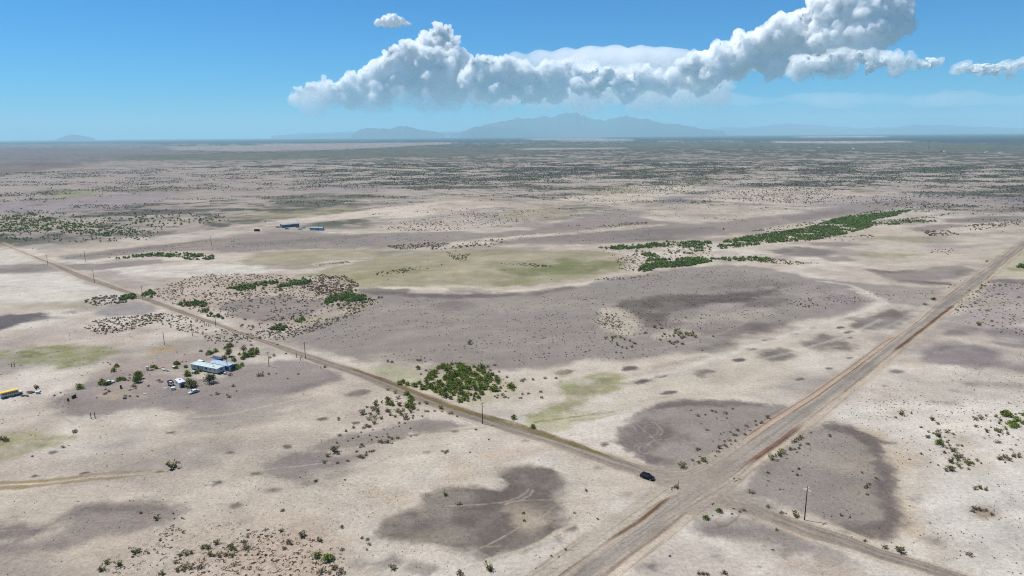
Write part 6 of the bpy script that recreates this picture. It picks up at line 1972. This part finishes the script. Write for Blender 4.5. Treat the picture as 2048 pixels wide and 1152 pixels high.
for s in (-1, 1):
    n = 8
    for k in range(n):
        xx = x0 + .5 + (x1 - x0 - 1.0) * (k + .5) / n
        MB().box(xx, s * (hw + .004), 1.85, (x1 - x0 - 1) / n - .14, .03, .62).build("window", GLASS, bus)
    for xx in (x0 + 1.7, x1 + .7):
        w = MB().tube((xx, s * (hw - .3), .48), (xx, s * (hw + .02), .48), .48, .48, 14).build("wheel", TYRE, bus)
        MB().tube((xx, s * (hw + .018), .48), (xx, s * (hw + .04), .48), .24, .2, 10).build("rim", RUST, w)
    MB().box(x1 + 1.48, s * .6, .95, .08, .22, .2).build("headlight", CLEARL, bus)
MB().box(x1 + .012, 0, 1.9, .03, 1.9, .7).build("windshield", GLASS, bus)
MB().box(x0 - .012, 0, 1.9, .03, 1.3, .6).build("rear_window", GLASS, bus)
MB().box(x0 - .010, .0, 1.05, .03, .9, .9).build("rear_door", WHITEP, bus)


# ---- buildings
def gable(b, L, W, z0, z1, over=.2):
    x, y = L / 2 + over, W / 2 + over
    t = .10
    vs = [(-x, -y, z0), (x, -y, z0), (x, y, z0), (-x, y, z0), (-x, 0, z1), (x, 0, z1)]
    vs += [(p[0], p[1], p[2] + t) for p in vs]
    b.add(vs, [(0, 4, 5, 1), (3, 2, 5, 4), (6, 7, 11, 10), (9, 10, 11, 8), (0, 1, 7, 6), (2, 3, 9, 8), (0, 6, 10, 4), (4, 10, 9, 3), (1, 5, 11, 7), (5, 2, 8, 11)])


def win_on(root, x, y, z, w, h, face, frame=WHITEP):
    """A window with its frame: face is '-y', '+y', '+x' or '-x'."""
    if face[1] == 'y':
        s = -1 if face[0] == '-' else 1
        f = MB().box(x, y + s * .02, z, w + .14, .05, h + .14).build("window", frame, root)
        MB().box(x, y + s * .05, z, w, .03, h).build("pane", GLASS, f)
    else:
        s = -1 if face[0] == '-' else 1
        f = MB().box(x + s * .02, y, z, .05, w + .14, h + .14).build("window", frame, root)
        MB().box(x + s * .05, y, z, .03, w, h).build("pane", GLASS, f)
    return f


A_, C_ = P(382.7, 739), P(450.4, 743)
Bq = P(436, 749.5)
hd = math.atan2(Bq[1] - A_[1], Bq[0] - A_[0])
mid = (A_ + C_) / 2
L, W = 17.8, 4.5
home = empty("mobile_home", mid, hd)
tag(home, "long white mobile home with pale metal roof and small dark windows", "mobile home")
MB().box(0, 0, .27, L - .4, W - .4, .54).build("skirting_shade", DKMATT, home)  # dark inset block: skirting, with the shade below the floor in its colour
wl = MB().box(0, 0, 1.63, L, W, 2.18)
for s in (-1, 1):
    x = s * (L / 2 - .005)
    wl.add([(x, -W / 2, 2.72), (x, W / 2, 2.72), (x, 0, 3.0)], [(0, 1, 2) if s > 0 else (2, 1, 0)])
wl.build("wall", SIDING, home)
r = MB()
gable(r, L, W, 2.725, 3.03, .18)
r = r.build("roof", ROOFW, home)
for k, xx in enumerate((-1.2, 1.0, 3.2)):
    MB().tube((xx, .25, 3.0), (xx, .25, 3.45), .12, .12, 8).build("roof_vent", STEEL, r)
MB().box(4.8, -.6, 3.12, .7, .7, .25).build("roof_cooler", GREYWOOD, r)
for fx, w, h in ((.155, .7, .6), (.455, .7, .6), (.587, 1.5, .85), (.75, .7, .6), (.90, .9, .7)):
    win_on(home, -L / 2 + fx * L, -W / 2, 1.95, w, h, '-y')
d = MB().box(-L / 2 + .28 * L, -W / 2 - .02, 1.62, .9, .06, 2.0).build("door", mat("door_paint", (.06, .08, .08), .6), home)
MB().tube((-L / 2 + .28 * L + .35, -W / 2 - .05, 1.6), (-L / 2 + .28 * L + .35, -W / 2 - .11, 1.6), .04, .04, 6).build("handle", STEEL, d)
for k in range(3):
    MB().box(-L / 2 + .28 * L, -W / 2 - .35 - .32 * k, .45 - .15 * k, 1.3, .32, .16).build("step", GREYWOOD, home)
win_on(home, L / 2, .1, 2.0, 1.5, .8, '+x')
win_on(home, -L / 2, 0, 2.0, 1.2, .7, '-x')
win_on(home, -3, W / 2, 1.95, 1.2, .8, '+y')

q = [P(413, 724.8, 2.8), P(454.6, 731.6, 2.8), P(466.6, 729, 2.8), P(437, 720, 2.8)]
mid = (q[0] + q[1] + q[2] + q[3]) / 4
L, W = 13.2, 4.2
bh = empty("blue_house", (mid[0] + .2, mid[1] + .6, 0), math.radians(-27.5))
tag(bh, "bright blue house with pale metal roof close behind the mobile home", "house")
wl = MB().box(0, 0, 1.3, L, W, 2.6)
for s in (-1, 1):
    x = s * (L / 2 - .005)
    wl.add([(x, -W / 2, 2.6), (x, W / 2, 2.6), (x, 0, 2.9)], [(0, 1, 2) if s > 0 else (2, 1, 0)])
wl.build("wall", BLUEWALL, bh)
r = MB()
gable(r, L, W, 2.605, 2.93, .22)
r = r.build("roof", ROOFB, bh)
for k in range(6):
    MB().box(-L / 2 + 1.2 + 2.1 * k, -1.15, 2.90, .05, 2.0, .04, 0, 0).build("roof_seam", STEEL, r) if False else None
MB().tube((2, .5, 2.9), (2, .5, 3.4), .12, .12, 8).build("chimney", STEEL, r)
MB().box(-2.5, -1.0, 2.98, 1.8, 1.0, .06).build("roof_patch", SHEDR, r)
win_on(bh, L / 2, .4, 1.75, 1.7, .9, '+x')
win_on(bh, 2.5, -W / 2, 1.7, 1.2, .9, '-y')
win_on(bh, -3, -W / 2, 1.7, 1.2, .9, '-y')
MB().box(L / 2 + .02, -1.4, 1.05, .06, .85, 2.0).build("door", WHITEP, bh)
MB().box(L / 2 + .35, -1.2, .12, .7, 1.6, .24).build("step", GREYWOOD, bh)

# dark lean-to behind the blue house
p = P(434, 718.5, 1.6)
lt = empty("carport", (p[0], p[1], 0), math.radians(-27.5))
tag(lt, "navy flat roofed carport at the back of the blue house", "carport")
MB().box(0, 0, 2.35, 6.0, 3.0, .12, 0, .03).build("roof", NAVY, lt)
for sx in (-1, 1):
    for sy in (-1, 1):
        MB().tube((sx * 2.8, sy * 1.35, 0), (sx * 2.8, sy * 1.35, 2.3), .06, .06, 6).build("post", STEEL, lt)
MB().box(0, 1.42, 1.2, 5.4, .05, 2.2).build("back_panel", NAVY, lt)

# shed with the attached open trailer
sh = empty("storage_shed", (-150.9, 301.6, 0), math.radians(-50))
tag(sh, "small white shed with lavender white roof and dark shaded end in the yard", "shed")
MB().box(0, 0, 1.1, 6.6, 2.7, 2.2).build("wall", mat("shed_wall", (.42, .43, .50), .7, 0, .2, .15, 1), sh)
r = MB()
gable(r, 6.6, 2.7, 2.205, 2.45, .15)
r = r.build("roof", SHEDR, sh)
MB().box(-.6, .1, 2.62, .8, .6, .3).build("roof_hatch", GREYWOOD, r)
d = MB().box(3.31, 0, .95, .05, 1.5, 1.8).build("door", DKWALL, sh)
MB().box(3.345, .5, 1.0, .04, .06, .3).build("handle", STEEL, d)
win_on(sh, -1.0, -1.35, 1.4, .9, .6, '-y')
ct = empty("cargo_trailer", (-155.6, 302.0, 0), math.radians(-50))
tag(ct, "dark blue open box trailer drawn up against the white shed", "trailer")
MB().box(0, 0, .75, 3.6, 2.0, .16).build("floor", GREYWOOD, ct)
for s in (-1, 1):
    MB().box(0, s * .98, 1.35, 3.6, .06, 1.1).build("side_panel", NAVY, ct)
    w = MB().tube((0, s * 1.02, .36), (0, s * 1.22, .36), .36, .36, 14).build("wheel", TYRE, ct)
    MB().tube((0, s * 1.215, .36), (0, s * 1.24, .36), .18, .18, 10).build("rim", RUST, w)
MB().box(-1.77, 0, 1.35, .06, 1.9, 1.1).build("end_panel", NAVY, ct)
MB().box(-.2, .1, 1.3, 1.2, 1.0, .7, .3).build("load", SHEDR, ct)
MB().tube((1.8, 0, .72), (2.9, 0, .5), .06, .06, 6).build("drawbar", STEEL, ct)


def crate(name, x, y, sx, sy, sz, m, label, cat, rz=0.0, group=None):
    """A lidded box with corner battens."""
    root = empty(name, P(x, y), rz)
    tag(root, label, cat, group)
    MB().box(0, 0, sz * .45, sx, sy, sz * .9).build("box", m, root)
    MB().box(0, 0, sz * .955, sx + .06, sy + .06, sz * .1).build("lid", m, root)
    for a in (-1, 1):
        for c in (-1, 1):
            MB().box(a * (sx / 2 + .004), c * (sy / 2 + .004), sz * .44, .08, .08, sz * .86).build("batten", GREYWOOD, root)


crate("utility_box", 346.5, 779.5, 1.6, 1.3, 1.2, WHITEP, "small white lidded box on the ground in front of the shed", "box", .4)
crate("refrigerator", 295.4, 740.5, .8, .8, 1.9, WHITEP, "white upright refrigerator left outdoors at the end of the scrap row", "refrigerator", .3)
crate("utility_box", 347.5, 736, 1.3, .9, .8, WHITEP, "white box near the dark bushes beside the mobile home's far end", "box", -.3)
crate("utility_box", 450, 748.5, .9, .8, .9, WHITEP, "white box by the blue house's door, under the front window", "box", .2)
crate("water_tank", 388.5, 747.5, 1.4, 1.1, 1.3, TEAL, "pale box shaped tank between bushes before the mobile home", "tank", -.4)
crate("generator", 249.5, 797.5, 1.2, .8, .8, GREYWOOD, "grey box standing in dry weeds at the yard's lower edge", "box", .3)


def flat_pile(name, x, y, n, size, m, label, cat, seed, parts="board", group=None):
    """Sheets and boards thrown down on each other."""
    root = empty(name, P(x, y), 0)
    tag(root, label, cat, group)
    r_ = random.Random(seed)
    for k in range(n):
        MB().box(r_.uniform(-.4, .4) * size, r_.uniform(-.4, .4) * size, .06 + .07 * k, size * r_.uniform(.6, 1.1), size * r_.uniform(.15, .5), .05, r_.uniform(-.7, .7)).build(parts, m if k % 2 == 0 else GREYWOOD, root)


flat_pile("scrap_pile", 331, 739.5, 6, 2.6, WHITEP, "pile of pale boards and sheet metal in the middle of the scrap row", "scrap pile", 1)
flat_pile("scrap_pile", 320, 736.5, 5, 2.2, GREYWOOD, "pile of grey boards beside the dark bushes of the scrap row", "scrap pile", 2)
flat_pile("scrap_pile", 338, 742.5, 4, 1.6, WHITEP, "small heap of white sheets nearest the mobile home in the scrap row", "scrap pile", 3)
flat_pile("scrap_pile", 305, 740.5, 5, 2.0, RUST, "rusty scrap heap next to the white refrigerator", "scrap pile", 4)
flat_pile("scrap_pile", 321, 764, 5, 1.8, RUST, "rusty scrap heap alone in the middle of the yard", "scrap pile", 5)
flat_pile("scrap_pile", 60, 785, 7, 3.0, DKMATT, "dark scrap heap in front of the bus's white hood", "scrap pile", 6)
flat_pile("scrap_pile", 52, 791, 6, 2.6, DKMATT, "dark scrap heap beside the bus, below its hood", "scrap pile", 7)
flat_pile("scrap_pile", 271, 777, 4, 2.0, RUST, "brown scrap and brush heap in the yard's lower middle", "scrap pile", 8)
flat_pile("scrap_pile", 22, 796, 3, 1.8, WHITEP, "white sheets lying on the ground along the bus's side", "scrap pile", 9)
flat_pile("scrap_pile", 1390, 0 + 962, 0, 1, WHITEP, "", "x", 1) if False else None
flat_pile("stacked_boards", 330, 777.5, 3, 2.4, SHEDR, "low stack of pale boards before the open trailer", "board stack", 10)
flat_pile("loose_boards", 292, 787, 2, 2.2, SHEDR, "pale boards lying flat on the yard below the shed", "boards", 11)

# dark stones by the road corner
for k, (x, y, s) in enumerate([(1468, 958, .45), (1473, 961, .35), (1477, 958, .4), (1470, 963, .3), (1480, 960, .3), (1475, 964, .28)]):
    rs = np.random.default_rng(k)
    v, f = ico(2)
    v = v * (1 + .25 * rs.normal(size=(1, 3))) * (1 + .12 * rs.normal(size=(len(v), 1))) * np.array([1, .8, .6]) * s
    v[:, 2] = np.maximum(v[:, 2], -.1)
    o = link_mesh("boulder", raw_mesh("boulder", v, f, np.full(len(f), 3)), mat("dark_stone", (.035, .03, .028), .9))
    o.location = P(x, y)
    tag(o, "dark stone of the small heap on the verge opposite the red bank", "stone", "dark stones on the verge")


# ---- trees round the houses
def tree(x, y, hgt, R, label, m, trunk_h=.35, seed=0, leaf=.2, n=900, clumps=34):
    root = empty("yard_tree", P(x, y), 0)
    tag(root, label, "tree")
    r_ = np.random.default_rng(seed)
    v, f, t = bush_data(r_, R, hgt * (1 - trunk_h * .5), clumps, n, leaf)
    v[:, 2] = v[:, 2] + hgt * trunk_h * .5
    me = raw_mesh("crown", v, f, np.full(len(f), 4))
    point_colour(me, "tint", t)
    link_mesh("crown", me, m, root)
    b = MB()
    b.tube((0, 0, -.1), (.1, 0, hgt * .45), R * .09, R * .05, 8)
    for k in range(5):
        a = 1.26 * k + seed
        b.tube((.05, 0, hgt * (.2 + .04 * k)), (R * .6 * math.cos(a), R * .6 * math.sin(a), hgt * .68), R * .045, R * .015, 6)
    b.build("trunk", M_BARK, root)


M_DKT = leaf_material("dark_tree_leaves", (.050, .075, .028))
M_YEL = leaf_material("yellow_green_leaves", (.17, .19, .045))
M_RED = leaf_material("withered_leaves", (.10, .055, .04))
tree(419, 766, 4.6, 3.1, "big dark tree in front of the white mobile home's near corner", M_DKT, .3, 1)
tree(382, 774, 3.6, 3.0, "broad yellow green tree between the shed and the dark tree", M_YEL, .15, 2)
tree(277, 757.5, 3.8, 2.2, "taller of two dark green trees standing together in the yard", M_GREEN, .2, 3)
tree(275, 765, 3.2, 2.0, "lower of two dark green trees standing together in the yard", M_GREEN, .15, 4)
tree(458.5, 713, 4.4, 2.0, "olive tree behind the blue house at the hedge's end", M_OLIVE, .3, 5)
tree(487.5, 707, 4.6, 2.2, "thin grey green tree standing above the hedge like bushes", M_OLIVE, .45, 6, .16, 500)
tree(74, 783, 3.0, 1.3, "little withered red brown tree beside the pale teal tank", M_RED, .55, 7, .15, 320, 14)


# ---- the far trailers and houses
def far_house(name, loc, rz, L, W, hgt, wall, roof, label, cat, wins=4, rise=.5, group=None):
    root = empty(name, loc, rz)
    tag(root, label, cat, group)
    wl = MB().box(0, 0, hgt / 2, L, W, hgt)
    for s in (-1, 1):
        x = s * (L / 2 - .01)
        wl.add([(x, -W / 2, hgt), (x, W / 2, hgt), (x, 0, hgt + rise * .95)], [(0, 1, 2) if s > 0 else (2, 1, 0)])
    wl.build("wall", wall, root)
    r_ = MB()
    gable(r_, L, W, hgt + .01, hgt + rise, .25)
    r_.build("roof", roof, root)
    for k in range(wins):
        win_on(root, -L / 2 + L * (k + .5) / wins, -W / 2, hgt * .6, min(1.4, L / wins * .5), hgt * .3, '-y')
    MB().box(L * .12, -W / 2 - .03, hgt * .4, 1.0, .08, hgt * .78).build("door", DKWALL, root)
    return root


fh = far_house("far_house", (-277, 871, 0), math.radians(43.3), 22.5, 6, 3.4, FARBLUE, FARROOF, "long slate blue house far out on the pale flat", "house", 5, 1.2)
MB().box(11.3, 0, 1.6, .08, 4.6, 2.6).build("end_panel", DKWALL, fh)
far_house("far_trailer", (-234, 838, 0), math.radians(-14), 16.5, 5.5, 3.2, PALEB, ROOFB, "pale blue trailer house far out on the flat, beside a utility pole", "trailer house", 5, .5)
p = P(514, 462.5)
cb = empty("shipping_container", p, math.radians(-3))
tag(cb, "single black shipping container standing apart on the far flat", "container")
MB().box(0, 0, 1.32, 6.1, 2.4, 2.5).build("box", DKWALL, cb)
for k in range(14):
    MB().box(-2.8 + .43 * k, -1.215, 1.3, .18, .05, 2.3).build("rib", DKMATT, cb)
MB().box(3.07, 0, 1.3, .05, 2.2, 2.3).build("door", DKMATT, cb)

for k, (x, y, w, wh, lab) in enumerate([
        (1048, 284, 22, 1, None), (1054, 285, 16, 1, None), (1222, 291, 18, 1, None), (1246, 288, 22, 0, None), (1480, 293, 18, 1, None), (1523, 294, 20, 0, None),
        (1560, 295, 26, 1, "white ranch house nearest the bare strip far to the mast's near side"), (1600, 297, 18, 0, None), (1638, 296, 22, 1, None), (1707, 298, 18, 1, None),
        (1882, 303, 16, 0, "dark roofed house next to the radio mast"), (1889, 303.5, 14, 1, "white house next to the radio mast, beside a dark roofed one"), (1972, 305.5, 24, 1, None), (2001, 306, 22, 1, None),
        (124, 288, 20, 1, None), (218, 286, 24, 1, None), (300, 303, 24, 1, None), (932, 283, 18, 1, None), (1012, 283, 18, 1, None)]):
    far_house("ranch_house", P(x, y), .4 * math.sin(k * 2.3), w * .8, 9, 3.4, WHITEP if wh else DKWALL, WHITEP if wh else DKWALL, lab or ("tiny white house speck far out on the plain" if wh else "tiny dark house speck far out on the plain"), "house", 3, 1.5, None if lab else ("white house specks on the plain" if wh else "dark house specks on the plain"))
